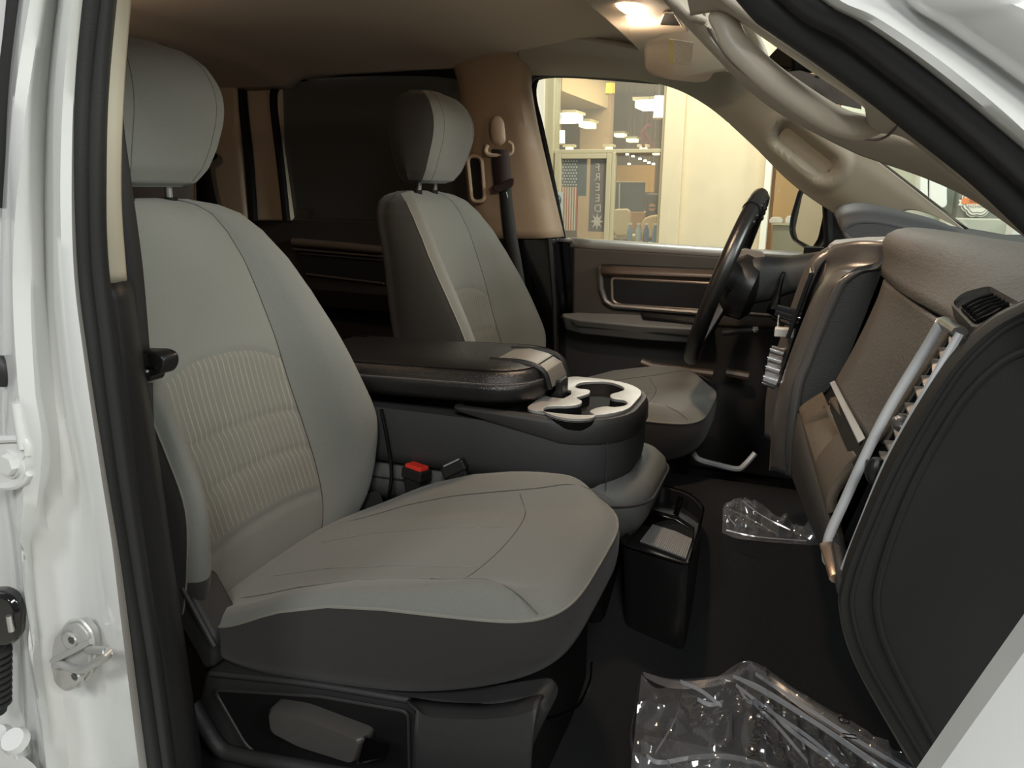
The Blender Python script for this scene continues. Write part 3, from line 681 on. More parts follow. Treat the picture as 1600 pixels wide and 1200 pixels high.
# upper glove door
gf = [(.103, .922), (.098, .895), (.088, .86), (.075, .82), (.062, .785), (.054, .765)]
gn = [(.124, .932), (.116, .912), (.104, .885), (.092, .856), (.082, .832), (.073, .816)]
def quadface(cols, n): return lerp_rows(cols, n)
gd = obj('glove_door', MB().grid(quadface([prof3([(a + .014, b) for a, b in gf], -.150, 30), prof3(gf, -.158, 30), prof3([(a - .004 + .3 * (c - a), b + .3 * (d - b)) for (a, b), (c, d) in zip(gf, gn)], -.30, 30), prof3([(a - .004 + .7 * (c - a), b + .7 * (d - b)) for (a, b), (c, d) in zip(gf, gn)], -.50, 30), prof3(gn, -.660, 30)], 30)), DASH, t, ang=80, solid=.012)
# silver strip between the doors and its dark channel
obj('door_channel', MB().loft([[Vector(p) for p in ((.058, -.15, .770), (.040, -.15, .735), (.07, -.15, .73), (.085, -.15, .765))], [Vector(p) for p in ((.076, -.66, .822), (.060, -.66, .790), (.09, -.66, .785), (.10, -.66, .815))]]), BLK, t)
obj('silver_strip', MB().loft([[A(1296, 598, y=-.17), A(1304, 594, y=-.17), A(1306, 598, y=-.166), A(1298, 602, y=-.166)], [A(1341, 692, y=-.60), A(1353, 684, y=-.60), A(1354, 688, y=-.59), A(1342, 697, y=-.59)]]), SIL, t, bevel=.001)
# lower glove door with pull pocket
lt = [A(1284, 612, y=-.165), A(1296, 640, y=-.30), A(1316, 676, y=-.46), A(1338, 712, y=-.62)]
lb = [A(1248, 642, y=-.165), A(1261, 690, y=-.30), A(1276, 744, y=-.46), A(1293, 802, y=-.625)]
ltS, lbS = spl(lt, 60), spl(lb, 60); rows = []
nrm = Vector((-.85, 0, -.5)).normalized()
for i in range(60):
    o = []
    for j in range(40):
        f = j / 39; p = ltS[i].lerp(lbS[i], f) + nrm * (.012 * math.sin(math.pi * f))
        u = i / 59
        q = max(abs(u - .40) / .20, abs(f - .36) / .30)
        p = p - nrm * (.05 * (1 - sm(.84, 1.0, q)))
        o.append(p)
    rows.append(o)
pk = [[rows[i][j] + nrm * .0012 for j in range(5, 25)] for i in range(13, 36)]
obj('pocket_shade', MB().grid(pk), DASHD, t, ang=80)  # dark liner paints the shade inside the recessed pocket
obj('lower_glove_door', MB().grid(rows), mat('glove_skin', (96, 86, 72), .65, bump=.5, bscale=420, var=.06, vscale=60, spec=.35), t, ang=80, solid=.01)
# dark closing panel beneath
lo = spl([A(1236, 742, y=-.165), A(1262, 810, y=-.36), A(1292, 880, y=-.56), A(1318, 946, y=-.74)], 30)
hi = spl([A(1246, 645, y=-.165), A(1260, 692, y=-.30), A(1275, 746, y=-.46), A(1296, 812, y=-.63), A(1312, 905, y=-.74)], 30)
obj('lower_closing_panel', MB().grid([[hi[i], (hi[i] + lo[i]) / 2 + Vector((-.004, 0, 0)), lo[i], lo[i] + Vector((.10, .02, -.02))] for i in range(30)]), DASHD, t, solid=.01)
# stack side wall facing the passenger
wall = CV([(1392, 400), (1376, 430), (1349, 500), (1312, 592), (1290, 612), (1250, 644), (1240, 742), (1228, 742), (1226, 700), (1230, 648), (1238, 602), (1270, 521), (1300, 451), (1316, 432), (1340, 418), (1365, 412)], y=-.147)
obj('stack_side_wall', MB().prism(wall, (0, .03, 0)), DASHD, t)
# near face band between vent and end cover, with corner
vl = spl(CV([(1474, 500), (1455, 534), (1382, 655), (1320, 786), (1294, 850), (1296, 905)], y=-.665), 50)
vr = spl(CV([(1500, 521), (1452, 604), (1388, 722), (1342, 832), (1312, 908)], y=-.722), 50)
en = spl(CV([(1640, 462), (1600, 478), (1542, 512), (1480, 578), (1400, 708), (1350, 818), (1318, 903), (1313, 958), (1340, 1042), (1422, 1184), (1460, 1250)], y=-.748), 80)
enb = spl(CV([(1500, 513), (1452, 596), (1385, 722), (1338, 832), (1306, 910), (1306, 955), (1318, 990)], y=-.735), 80)
obj('corner_band', MB().grid([[p + Vector((.03, .05, -.03)), p + Vector((.004, .018, -.004)), p, p + Vector((.006, -.012, 0))] for p in spl([A(1640, 455, y=-.735), A(1600, 470, y=-.735), A(1545, 500, y=-.735), A(1484, 565, y=-.735), A(1402, 696, y=-.735), A(1350, 806, y=-.735), A(1317, 896, y=-.735), A(1311, 955, y=-.735), A(1336, 1040, y=-.735), A(1416, 1184, y=-.735)], 80)]), DASH, t, ang=80, solid=.004)
# end cover
ec = [p for p in en] + CV([(1500, 1300), (1760, 1300), (1760, 440)], y=-.748)
obj('end_cover', MB().loft([[p + Vector((0, .02, 0)) for p in ec], ec, shrink(ec, .985, (0, -.008, 0))]), ENDP, t, ang=30)
for (pts, r_) in (([(1660, 478), (1600, 498), (1552, 528), (1492, 592), (1416, 718), (1366, 826), (1336, 908), (1332, 958), (1358, 1038), (1440, 1180), (1470, 1240)], .0022), ([(1660, 535), (1600, 548), (1556, 572), (1502, 628), (1440, 730), (1398, 826), (1372, 912), (1372, 966), (1396, 1036), (1470, 1178), (1500, 1240)], .0035)):
    obj('end_cover_bead', MB().tube(spl(CV(pts, y=-.7565), 90), r_, 8), ENDP, t)

# end vent
v = root('end_vent', A(1390, 700, y=-.69), 'long silver rimmed air vent', parent=t)
cav = [a + Vector((.012, 0, 0)) for a in vl], [b + Vector((.012, 0, 0)) for b in vr]
obj('vent_cavity', MB().grid([[a, a + Vector((.03, 0, 0)), b + Vector((.03, 0, 0)), b] for a, b in zip(*cav)]), BLK, v)
def band(c, wdt, y, flat):
    return MB().tube(c, wdt, 10, up=(0, 1, 0), flat=flat)
obj('vent_frame_wide', MB().grid([[p + Vector((.002, .0055, 0)), p + Vector((-.004, .004, .001)), p + Vector((-.0055, 0, .001)), p + Vector((-.003, -.0045, 0)), p + Vector((.003, -.005, 0))] for p in vl[:47]]), SIL, v, ang=60, solid=.002)
obj('vent_frame_slim', MB().tube(vr, .0035, 8), SIL, v)
obj('vent_frame_top', MB().tube(CV([(1474, 502, -.66), (1500, 519, -.722)]), .0045, 8, flat=1.4), GUN, v)
obj('vent_frame_foot', MB().tube(CV([(1294, 850, -.668), (1297, 862, -.674), (1310, 905, -.716)]), .0055, 10, flat=1.5), mat('foot_bronze', (200, 172, 150), .25, metal=.8), v)
for k in range(10):
    f = .06 + .047 * k * 1.05
    a, b = vl[int(f * 49)], vr[int((f + .028) * 49)]
    a2 = a + Vector((.012, 0, .002)); b2 = b + Vector((.010, 0, .0))
    obj('vent_fin', MB().loft([[a2 + Vector((-.004, -.006, .001)), a2 + Vector((.008, -.006, .002)), a2 + Vector((.008, -.006, 0)), a2 + Vector((-.004, -.006, -.001))], [b2 + Vector((-.008, .003, -.004)), b2 + Vector((.010, .003, .012)), b2 + Vector((.010, .003, .009)), b2 + Vector((-.008, .003, -.007))]]), mat('vent_fin_plastic', (124, 116, 106), .35, bump=.05, spec=.6), v)
a, b = vl[27], vr[28]
obj('vent_divider', MB().loft([[a + Vector((.002, -.004, .010)), a + Vector((.02, -.004, .004)), a + Vector((.02, -.004, -.012)), a + Vector((.002, -.004, -.006))], [b + Vector((.002, 0, .010)), b + Vector((.02, 0, .004)), b + Vector((.02, 0, -.012)), b + Vector((.002, 0, -.006))]]), PLS, v, bevel=.002)
obj('vent_slider', MB().sphere((vl[26] + vr[27]) / 2 + Vector((.002, -.008, 0)), .009, 12, (1, 1, 1.5)), PLS, v)
obj('vent_tab', MB().sphere((vl[17] + vr[18]) / 2 + Vector((.004, -.006, 0)), .009, 12, (1, 1.4, .8)), GUN, v)
# windscreen side vent on top of the dash
v = root('demister_vent', A(1540, 480, y=-.66), parent=t)
fr = outline_round(CV([(1484, 474, -.655), (1500, 458, -.645), (1545, 446, -.64), (1592, 472, -.70), (1600, 484, -.725), (1522, 514, -.725)]), .008, 4)
obj('vent_frame', MB().loft([[p + Vector((.004, 0, -.012)) for p in fr], fr, shrink(fr, .93, (0, 0, .001)), shrink(fr, .88, (0, 0, -.004))]), DASH, v, ang=30)
inn = outline_round(CV([(1500, 478, -.668), (1548, 458, -.655), (1580, 476, -.70), (1524, 502, -.712)]), .004, 3)
obj('vent_opening', MB().prism([p + Vector((0, 0, -.0005)) for p in inn], (0, 0, -.002)), BLK, v)
for k in range(5):
    f = (k + .5) / 5
    a = A(1502, 478, y=-.67).lerp(A(1526, 501, y=-.713), f); b = A(1548, 459, y=-.657).lerp(A(1578, 477, y=-.70), f)
    m_ = (a + b) / 2 + Vector((0, 0, .003))
    obj('vent_slat', MB().tube(spl([a + Vector((0, 0, .0005)), m_ + Vector((0, 0, -.001)), b + Vector((0, 0, .0005))], 10), .0015, 6), PLS, v)

# cluster hood
hf = [(.30, .955), (.24, .985), (.17, 1.004), (.10, 1.018), (.06, 1.016), (.040, 1.004), (.045, .985), (.07, .965), (.092, .935), (.11, .92)]
obj('cluster_hood', MB().grid(lerp_rows([prof3([(a + .015, b - .03) for a, b in hf], .225), prof3([(a + .003, b - .008) for a, b in hf], .245), prof3(hf, .30), prof3([(a, b + .004) for a, b in hf], .42), prof3(hf, .54), prof3([(a + .02, b - .02) for a, b in hf], .62)], 40)), mat('hood_skin', (58, 60, 62), .6, bump=.3, bscale=500, spec=.4), t, ang=80, solid=.008)
obj('hood_end', MB().prism([Vector((a + .015, .226, b - .03)) for a, b in hf], (0, .006, 0)), mat('hood_skin', (0, 0, 0)), t)
dk = [(.52, .93), (.42, .95), (.32, .965), (.24, .97), (.16, .955), (.11, .93)]
obj('dash_deck', MB().grid(lerp_rows([prof3(dk, y) for y in (-.14, .1, .3, .6, .785)], 20)), mat('hood_skin', (0, 0, 0)), t, ang=80, solid=.01)

# ================================================================ CENTRE STACK
c = root('center_stack', (.03, .0, .55), 'tall gunmetal rimmed centre stack', parent=t)
bo = CV([(1386, 378), (1380, 402), (1363, 419), (1338, 423), (1319, 434), (1304, 451), (1273, 521), (1256, 565), (1242, 602), (1236, 648), (1231, 700), (1234, 745)], y=-.150)
bi = CV([(1300, 384), (1288, 402), (1290, 425), (1254, 510), (1226, 590), (1210, 655), (1204, 735)], y=-.055)
bo_, bi_ = spl(bo, 50), spl(bi, 50)
obj('near_bezel', MB().grid([spl([a + Vector((.012, -.002, 0)), a, a.lerp(b, .35) + Vector((-.010, 0, .004)), a.lerp(b, .75) + Vector((-.008, 0, .002)), b, b + Vector((.012, .008, 0))], 18) for a, b in zip(bo_, bi_)]), GUN, c, ang=80, solid=.003)
obj('bezel_edge_line', MB().tube([p + Vector((-.001, .001, 0)) for p in bi_[4:]], .0016, 6), mat('foot_bronze', (0, 0, 0)), c)
topc = CV([(1292, 386, -.055), (1300, 380, -.03), (1352, 376, -.05), (1384, 374, -.125), (1388, 380, -.142), (1350, 386, -.12)])
obj('top_cap', MB().prism(topc, (.004, 0, .006)), mat('cap_metal', (150, 150, 144), .25, metal=.3), c, bevel=.002, label='bright metal top edge')
body = [(.10, .955), (.045, .952), (.012, .925), (-.004, .88), (-.022, .80), (-.038, .72), (-.044, .65), (-.040, .57), (.10, .55)]
obj('stack_body', MB().loft([[Vector((x + .014, y, z)) for x, z in body] for y in (-.06, .14)]), GLO, c, bevel=.006)
fb = spl([Vector((x - .004, .135, z)) for x, z in body[1:8]], 40)
obj('far_bezel', MB().grid([[p + Vector((.03, .02, 0)), p + Vector((-.006, .014, 0)), p + Vector((-.008, -.01, 0)), p + Vector((.014, -.03, 0))] for p in fb]), GUN, c, ang=80, solid=.003)
obj('screen', MB().loft([[Vector(p) for p in ((.008, -.03, .915), (.008, .105, .915), (-.020, .105, .80), (-.020, -.03, .80))], [Vector(p) for p in ((.000, -.03, .915), (.000, .105, .915), (-.028, .105, .80), (-.028, -.03, .80))]]), mat('screen_glass', (14, 15, 17), .06, coat=1), c, bevel=.002)
for k in range(4):
    z = .905 - k * .03
    obj('stack_vent_slat', MB().box((.028 - .009 * k, -.050, z), (.046 - .009 * k, -.034, z + .004)), PLS, c)
for (px, py, y, r_) in ((1204, 547, .10, .0115), (1200, 560, .06, .0115), (1197, 574, .02, .012), (1193, 590, -.02, .0145)):
    p = A(px, py, y=y); ax = Vector((-1, 0, .25)).normalized()
    k_ = obj('climate_knob', MB().disc(p + ax * -.024, ax, r_, .024, 18, r_ * .86), CHR, c)
    obj('knob_face', MB().disc(p + ax * .0, ax, r_ * .8, .002, 16), GLO, c)
p = A(1222, 498, y=.09); obj('volume_knob', MB().disc(p + Vector((.03, 0, 0)), (-1, 0, .25), .018, .045, 18, .015), GLO, c)
obj('volume_knob_ring', MB().tube([p + Vector((-.006, .0165 * math.cos(a * .4488), .0165 * math.sin(a * .4488))) for a in range(14)], .0018, 6, closed=True), CHR, c)
p = A(1214, 518, y=.07); obj('button', MB().box(p + Vector((-.004, -.012, -.008)), p + Vector((.03, .012, .008))), mat('pale_button', (205, 205, 200), .4), c, bevel=.002)
obj('lower_lip', MB().tube(spl(CV([(1246, 590, -.06), (1238, 600, -.03), (1226, 605, .0), (1214, 600, .05)]), 16), .006, 8), GUN, c)

# ================================================================ STEERING WHEEL AND COLUMN
WC = Vector((-.180, .42, .846)); top_ = A(1188, 306, y=.42) - A(1084, 556, y=.42); T_ = top_.normalized(); Yv = Vector((0, 1, 0)); NV = T_.cross(Yv).normalized()
if NV.x > 0: NV = -NV
WC = (A(1188, 306, y=.42) + A(1084, 556, y=.42)) / 2; RW = top_.length / 2
s = root('steering_wheel', WC, 'black leather steering wheel with grip ridges on the rim', 'steering wheel')
ringp = [WC + T_ * (RW * math.cos(2 * math.pi * k / 72)) + Yv * (RW * math.sin(2 * math.pi * k / 72)) for k in range(72)]
obj('rim', MB().tube(ringp, .0175, 14, closed=True, up=NV), mat('wheel_leather', (24, 23, 22), .3, bump=.15, bscale=500, spec=.55), s, ang=80)
for k in range(-7, 8):
    if abs(k) < 1: continue
    a = k * .105
    p = WC + T_ * (RW * math.cos(a)) + Yv * (RW * math.sin(a)) - NV * .0125
    obj('grip_ridge', MB().sphere(p, .0082, 10, (1.0, 1.3, 1.0)), mat('wheel_leather', (0, 0, 0)), s)
hubc = WC - NV * .03
obj('hub', MB().loft([[hubc + NV * h + T_ * (rr * .9 * math.cos(2 * math.pi * k / 28)) + Yv * (rr * math.sin(2 * math.pi * k / 28)) for k in range(28)] for h, rr in ((-.05, .06), (-.035, .085), (.005, .088), (.025, .07), (.032, .04))]), PLS, s, ang=50)
for a, wd in ((1.35, .03), (-1.35, .03), (2.65, .022), (-2.65, .022)):
    d_ = T_ * math.cos(a) + Yv * math.sin(a); side = NV.cross(d_)
    obj('spoke', MB().loft([[WC + d_ * q + NV * (o - .018 * (1 - (q - .06) / (RW - .06))) + side * e for o, e in ((.012, -wd), (.012, wd), (-.012, wd), (-.012, -wd))] for q in (.06, .12, RW - .005)]), PLS, s, bevel=.004)
for sg in (-1, 1):
    d_ = T_ * math.cos(.55) + Yv * (sg * math.sin(.55))
    obj('rim_seam', MB().tube([WC + d_ * (RW + .0185 * math.cos(2 * math.pi * k / 16)) + NV * (.0185 * math.sin(2 * math.pi * k / 16)) for k in range(16)], .0012, 5, closed=True), BLK, s)
s = root('steering_column', A(1200, 430, y=.42), 'dark grey steering column shroud behind the wheel', 'column')
ax0, ax1 = A(1150, 440, y=.42), A(1238, 428, y=.42)
axd = (ax1 - ax0).normalized(); vz = axd.cross(Yv).normalized()
if vz.z < 0: vz = -vz
def cring(p, ry, rz, n=24):
    o = []
    for k in range(n):
        a = 2 * math.pi * k / n; ca, sa = math.cos(a), math.sin(a)
        o.append(p + Yv * (ry * math.copysign(abs(ca) ** .6, ca)) + vz * (rz * math.copysign(abs(sa) ** .6, sa)))
    return o
obj('shroud', MB().loft([cring(ax0 - axd * .0, .055, .045), cring(ax0 + axd * .02, .062, .055), cring(ax0 + axd * .07, .066, .052), cring(ax1, .058, .04), cring(ax1 + axd * .06, .055, .04)]), mat('shroud_plastic', (58, 59, 58), .5, bump=.15, bscale=600, spec=.45), s, ang=50)
obj('column_top', MB().loft([[A(1146, 392, y=yy), A(1165, 388, y=yy), A(1192, 393, y=yy), A(1198, 404, y=yy), A(1176, 412, y=yy), A(1152, 406, y=yy)] for yy in (.385, .455)]), mat('column_top_plastic', (120, 116, 110), .3, spec=.6), s, bevel=.004)
obj('switch_ring', MB().tube(spl(CV([(1150, 404, .38), (1160, 412, .38), (1176, 414, .38), (1192, 408, .38)]), 12), .003, 6), CHR, s)
obj('shift_lever', MB().tube(spl(CV([(1224, 428, .36), (1220, 440, .33), (1214, 468, .30), (1208, 488, .28)]), 16), lambda f: .006 + .008 * sm(.6, .9, f), 10), GLO, s)
obj('tilt_lever', MB().tube(spl(CV([(1130, 520, .36), (1160, 517, .35), (1182, 516, .345)]), 10), .007, 8), PLS, s)
obj('tilt_lever_tip', MB().sphere(A(1180, 515, y=.345), .008, 8), CHR, s)
# ================================================================ CENTRE SEAT WITH FOLDED CONSOLE
t = root('center_console', (-.55, -.03, .50), 'folded black centre console with padded lid and silver cup holder plate', 'console')
ZP = .652
def plan(x0, x1, y0, y1, rf, rb, n=8):
    pts = []
    def arc(cx, cy, r, a0, a1):
        for k in range(n + 1):
            a = math.radians(a0 + (a1 - a0) * k / n); pts.append((cx + r * math.cos(a), cy + r * math.sin(a)))
    arc(x1 - rf, y0 + rf, rf, -90, 0); arc(x1 - rf, y1 - rf, rf, 0, 90); arc(x0 + rb, y1 - rb, rb, 90, 180); arc(x0 + rb, y0 + rb, rb, 180, 270)
    return pts
def ringz(pl, z, inset=0, dz=None):
    n = len(pl); o = []
    cx = sum(p[0] for p in pl) / n; cy = sum(p[1] for p in pl) / n
    for i, (x, y) in enumerate(pl):
        a = Vector((pl[(i + 1) % n][0] - pl[i - 1][0], pl[(i + 1) % n][1] - pl[i - 1][1], 0)).normalized()
        nn = Vector((-a.y, a.x, 0)); q = Vector((x, y, z)) + nn * inset
        if dz: q.z += dz(q.x)
        o.append(q)
    return o
P0 = plan(-.98, -.272, -.172, .130, .115, .03)
zb0 = lambda x: .020 * sm(-.5, -.27, x) * -1
zlow = lambda x: -.0 if x < -.9 else 0
body = [ringz(P0, .513, .05), ringz(P0, .515, .022), ringz(P0, .520, .008), ringz(P0, .545, .002), ringz(P0, .58, 0), ringz(P0, .612, .001), ringz(P0, .630, .006)]
obj('console_body', MB().loft(body), FABM, t, ang=60)
def seamring(z, ins, i0, i1): return ringz(P0, z, ins)[i0:i1]
obj('body_seam', MB().tube([Vector((-.33, -.1725 + .0, z)) + Vector((.028, .012, 0)) for z in (.525, .56, .60, .615)], 0.0008, 6), FABM, t)
# plastic collar that carries the plate
P1 = plan(-.60, -.268, -.176, .134, .118, .02)
cz = lambda x: .036 * sm(-.44, -.535, x)
obj('plate_collar', MB().grid([ringz(P1, .606, .004, cz), ringz(P1, .612, 0, cz), ringz(P1, .642, .001, lambda x: cz(x) * .25), ringz(P1, ZP, .006), ringz(P1, ZP + .001, .014), ringz(P1, ZP - .002, .018)], True), mat('collar_plastic', (50, 50, 49), .5, bump=.2, bscale=700), t, ang=50)
# silver plate with the cup openings: filled 2-D curve
cu = bpy.data.curves.new('plate', 'CURVE'); cu.dimensions = '2D'; cu.fill_mode = 'BOTH'; cu.extrude = .002; cu.bevel_depth = .001
def addspl(pts):
    sp = cu.splines.new('POLY'); sp.points.add(len(pts) - 1); sp.use_cyclic_u = True
    for q, p in zip(sp.points, pts): q.co = (p.x, p.y, 0, 1)
outer = ringz(plan(-.475, -.268, -.176, .134, .118, .04), 0, .016)
hole_px = [(898, 606), (905, 600), (925, 597.5), (950, 598), (970, 604), (976, 610), (968, 614), (955, 618), (957, 624), (975, 627), (981, 632), (975, 636), (960, 638), (945, 637), (930, 640), (922, 645), (930, 650), (925, 655), (905, 657), (880, 655), (858, 649), (848, 643), (853, 637), (870, 635.5), (888, 635.5), (905, 633), (908, 628), (900, 623), (912, 619), (920, 616), (920, 611), (905, 609)]
hole = spl([A(a, b, z=ZP + .004) for a, b in hole_px], 110, closed=True)
slot_px = [(862, 612), (886, 610), (893, 612), (893, 618), (880, 625), (858, 622), (850, 618)]
slot = outline_round([A(a, b, z=ZP + .004) for a, b in slot_px], .008, 4)
addspl(outer); addspl(hole); addspl(slot)
tmp = bpy.data.objects.new('plate_tmp', cu); COL.objects.link(tmp)
bpy.context.view_layer.update()
me = bpy.data.meshes.new_from_object(tmp.evaluated_get(bpy.context.evaluated_depsgraph_get())); bpy.data.objects.remove(tmp)
mb = MB(); mb.v = [v.co + Vector((0, 0, ZP + .0035)) for v in me.vertices]; mb.f = [tuple(p.vertices) for p in me.polygons]
PLATE = mat('brushed_silver', (190, 190, 187), .38, metal=.55, bump=.25, bscale=420, spec=.6)
obj('cup_holder_plate', mb, PLATE, t, ang=35)
def well(outline, z0, depth, m, nm):
    rings = [[p + Vector((0, 0, z0 - p.z)) for p in outline], [p + Vector((0, 0, z0 - p.z - depth * .5)) for p in shrink(outline, .97)], [p + Vector((0, 0, z0 - p.z - depth)) for p in shrink(outline, .92)]]
    g = MB().grid(rings, True); g.cap(rings[-1]); return obj(nm, g, m, t, ang=40)
well(hole, ZP + .0025, .021, BLK, 'cup_well'); well(slot, ZP + .0025, .012, PLS, 'latch_slot')
# lid
PL = plan(-.98, -.448, -.170, .110, .095, .03)
zs_ = lambda x: .012 * sm(-.98, -.6, x) - .012
lid = [ringz(PL, .662, .012, zs_), ringz(PL, .664, .003, zs_), ringz(PL, .674, -.003, zs_), ringz(PL, .690, -.005, zs_), ringz(PL, .697, -.003, zs_), ringz(PL, .699, .001, zs_), ringz(PL, .703, .004, zs_), ringz(PL, .714, .008, zs_), ringz(PL, .722, .018, zs_), ringz(PL, .727, .035, zs_), ringz(PL, .730, .06, zs_)]
ld = obj('lid', MB().loft(lid), LEA, t, ang=70, label='padded black leather lid with a stitched edge')
obj('lid_stitching', MB().tube([p + Vector((0, 0, .0)) for p in ringz(PL, .699, .0005, zs_)], .0022, 6, closed=True), mat('stitch_thread', (78, 78, 76), .6, bump=1, bscale=500), ld)
obj('lid_piping', MB().tube(ringz(PL, .7225, .017, zs_), .0018, 6, closed=True), LEA, ld)
# latch
lx = lambda px, py, z: A(px, py, z=z)
la = MB().loft([[Vector((x, y, z)) for y in (-.075, -.07, .015, .02)] + [Vector((x, y, z - .010)) for y in (.02, -.075)] for x, z in ((-.548, .729), (-.513, .733), (-.473, .726), (-.446, .712), (-.436, .690), (-.436, .676))])
obj('lid_latch', la, mat('latch_plastic', (112, 110, 106), .3, bump=.1, spec=.6), ld, bevel=.004, label='grey latch tongue')
obj('latch_surround', MB().tube(spl([Vector((-.558, -.085, .726)), Vector((-.488, -.086, .727)), Vector((-.450, -.085, .714)), Vector((-.436, -.084, .68))], 20), .006, 8), PLS, ld)
obj('latch_surround', MB().tube(spl([Vector((-.558, .03, .726)), Vector((-.488, .031, .727)), Vector((-.450, .03, .714)), Vector((-.436, .029, .68))], 20), .006, 8), PLS, ld)
obj('latch_catch', MB().box((-.448, -.05, .645), (-.423, -.005, .690)), PLS, t, bevel=.005)
# centre seat cushion
t = root('center_seat', (-.50, -.03, .17), 'grey centre seat cushion under the folded console', 'seat')
P2 = plan(-.86, -.232, -.160, .150, .085, .06)
dz = lambda x: .0 + .012 * sm(-.8, -.3, x)
cs = [ringz(P2, .40, .075), ringz(P2, .42, .035, lambda x: -.02 * sm(-.4, -.24, x)), ringz(P2, .45, .008), ringz(P2, .48, -.002, dz), ringz(P2, .50, .004, dz), ringz(P2, .515, .02, dz), ringz(P2, .522, .05, dz), ringz(P2, .523, .08, dz)]
obj('cushion', MB().loft(cs), FABG, t, ang=70)
obj('piping', MB().tube(ringz(P2, .482, -.003, dz), .002, 6, closed=True), FABD, t)
obj('seat_base', MB().box((-.80, -.15, .17), (-.30, .12, .41)), BLK, t, bevel=.02)

# seat belt buckles beside the passenger seat
def buckle(name, label, px, w_, y, tilt, button):
    t = root(name, A(px[0], px[1], y=y), label, 'buckle'); c = ORG[t]
    M = Matrix.Rotation(tilt[0], 3, 'Y') @ Matrix.Rotation(tilt[1], 3, 'X') @ Matrix.Rotation(tilt[2], 3, 'Z')
    def bx(lo, hi, ins=.0):
        x0, y0, z0 = lo; x1, y1, z1 = hi; b = MB()
        b.loft([[c + M @ Vector(p) for p in ((x0 + ins, y0 + ins, z0), (x1 - ins, y0 + ins, z0), (x1 - ins, y1 - ins, z0), (x0 + ins, y1 - ins, z0))], [c + M @ Vector(p) for p in ((x0, y0, z1), (x1, y0, z1), (x1, y1, z1), (x0, y1, z1))]]); return b
    obj('buckle_body', bx((-w_ / 2, -.016, -.085), (w_ / 2, .016, -.012), .006), PLS, t, bevel=.005, seg=3)
    obj('buckle_head', bx((-w_ / 2 - .003, -.018, -.026), (w_ / 2 + .003, .018, -.004)), PLS, t, bevel=.004, seg=3)
    if button: obj('release_button', bx((-w_ / 2 + .002, -.014, -.006), (w_ / 2 - .002, .012, .003)), RED, t, bevel=.0025, label='red release button')
    else: obj('buckle_slot', bx((-w_ / 2 + .004, -.010, -.004), (w_ / 2 - .004, -.002, -.001)), CHR, t)
buckle('seat_belt_buckle', 'black seat belt buckle with red button beside the passenger cushion', (652, 728), .044, -.181, (math.radians(4), math.radians(-4), math.radians(-14)), True)
buckle('seat_belt_buckle', 'black seat belt buckle turned away from view beside the console', (706, 720), .042, -.180, (math.radians(-30), math.radians(-4), math.radians(16)), False)
b_ = MB().loft([[Vector((-.62, -.181, .43)), Vector((-.46, -.181, .45)), Vector((-.46, -.163, .45)), Vector((-.62, -.163, .43))], [Vector((-.60, -.180, .49)), Vector((-.50, -.180, .50)), Vector((-.50, -.165, .50)), Vector((-.60, -.165, .49))]])
obj('buckle_boot', b_, PLA, None, label='black plastic boot holding the buckles by the cushion', cat='trim piece', bevel=.01)
props(obj('hinge_strap', MB().tube(spl(CV([(596, 640, -.19), (606, 690, -.19), (612, 740, -.192), (606, 785, -.195)]), 20), .004, 8), GLO, None), 'thin black hinge strap between backrest and console', 'strap')

# ---- floor storage bin in front of the centre seat
t = root('floor_bin', A(1010, 930, z=.29), 'black open floor bin with ribbed mat and divider', 'storage bin')
rim = [A(968, 850, z=.425), A(1076, 884, z=.425), A(1090, 838, z=.43), A(1100, 792, z=.435), A(1078, 770, z=.44), A(1030, 756, z=.44), A(1003, 790, z=.435), A(985, 825, z=.43)]
rimS = outline_round(rim, .02, 3)
bot = [Vector((p.x * .92 - .012, p.y * .80 - .012, .24)) for p in rimS]
inner = shrink(rimS, .95, (0, 0, -.002)); innb = [Vector((p.x, p.y, .408)) for p in shrink(rimS, .90)]
obj('bin_shell', MB().grid([bot, [p.lerp(q, .85) for p, q in zip(bot, rimS)], [p + Vector((0, 0, -.006)) for p in rimS], rimS, inner, innb], True).cap(innb), PLS, t, ang=40)
obj('bin_rim', MB().tube(rimS, .0028, 6, closed=True), GLO, t)
# ribbed mat: ribs run along the bin length
q = [A(1000, 846, z=.413), A(1072, 873, z=.413), A(1085, 833, z=.413), A(1020, 820, z=.413)]
RIBM = mat('ribbed_mat', (140, 140, 138), .45)
obj('mat_base', MB().prism(q, (0, 0, -.004)), PLA, t)
for k in range(24):
    f = (k + .5) / 24
    obj('mat_rib', MB().tube([q[0].lerp(q[1], f) + Vector((0, 0, .001)), q[3].lerp(q[2], f) + Vector((0, 0, .001))], .0016, 6), RIBM, t)
obj('bin_divider', MB().loft([[A(1006, 792, z=.437), A(1060, 806, z=.437), A(1086, 824, z=.43), A(1084, 831, z=.43), A(1056, 813, z=.437), A(1004, 798, z=.437)], [Vector((p.x, p.y, .39)) for p in (A(1006, 792, z=.437), A(1060, 806, z=.437), A(1086, 824, z=.43), A(1084, 831, z=.43), A(1056, 813, z=.437), A(1004, 798, z=.437))]]), GLO, t, bevel=.002)
obj('divider_post', MB().tube([A(1056, 804, z=.41), A(1064, 776, z=.445)], .006, 8), GLO, t)
obj('bin_step', MB().box(A(1020, 800, z=.40) + Vector((0, .02, -.002)), A(1020, 800, z=.40) + Vector((.09, .06, .004))), PLS, t)
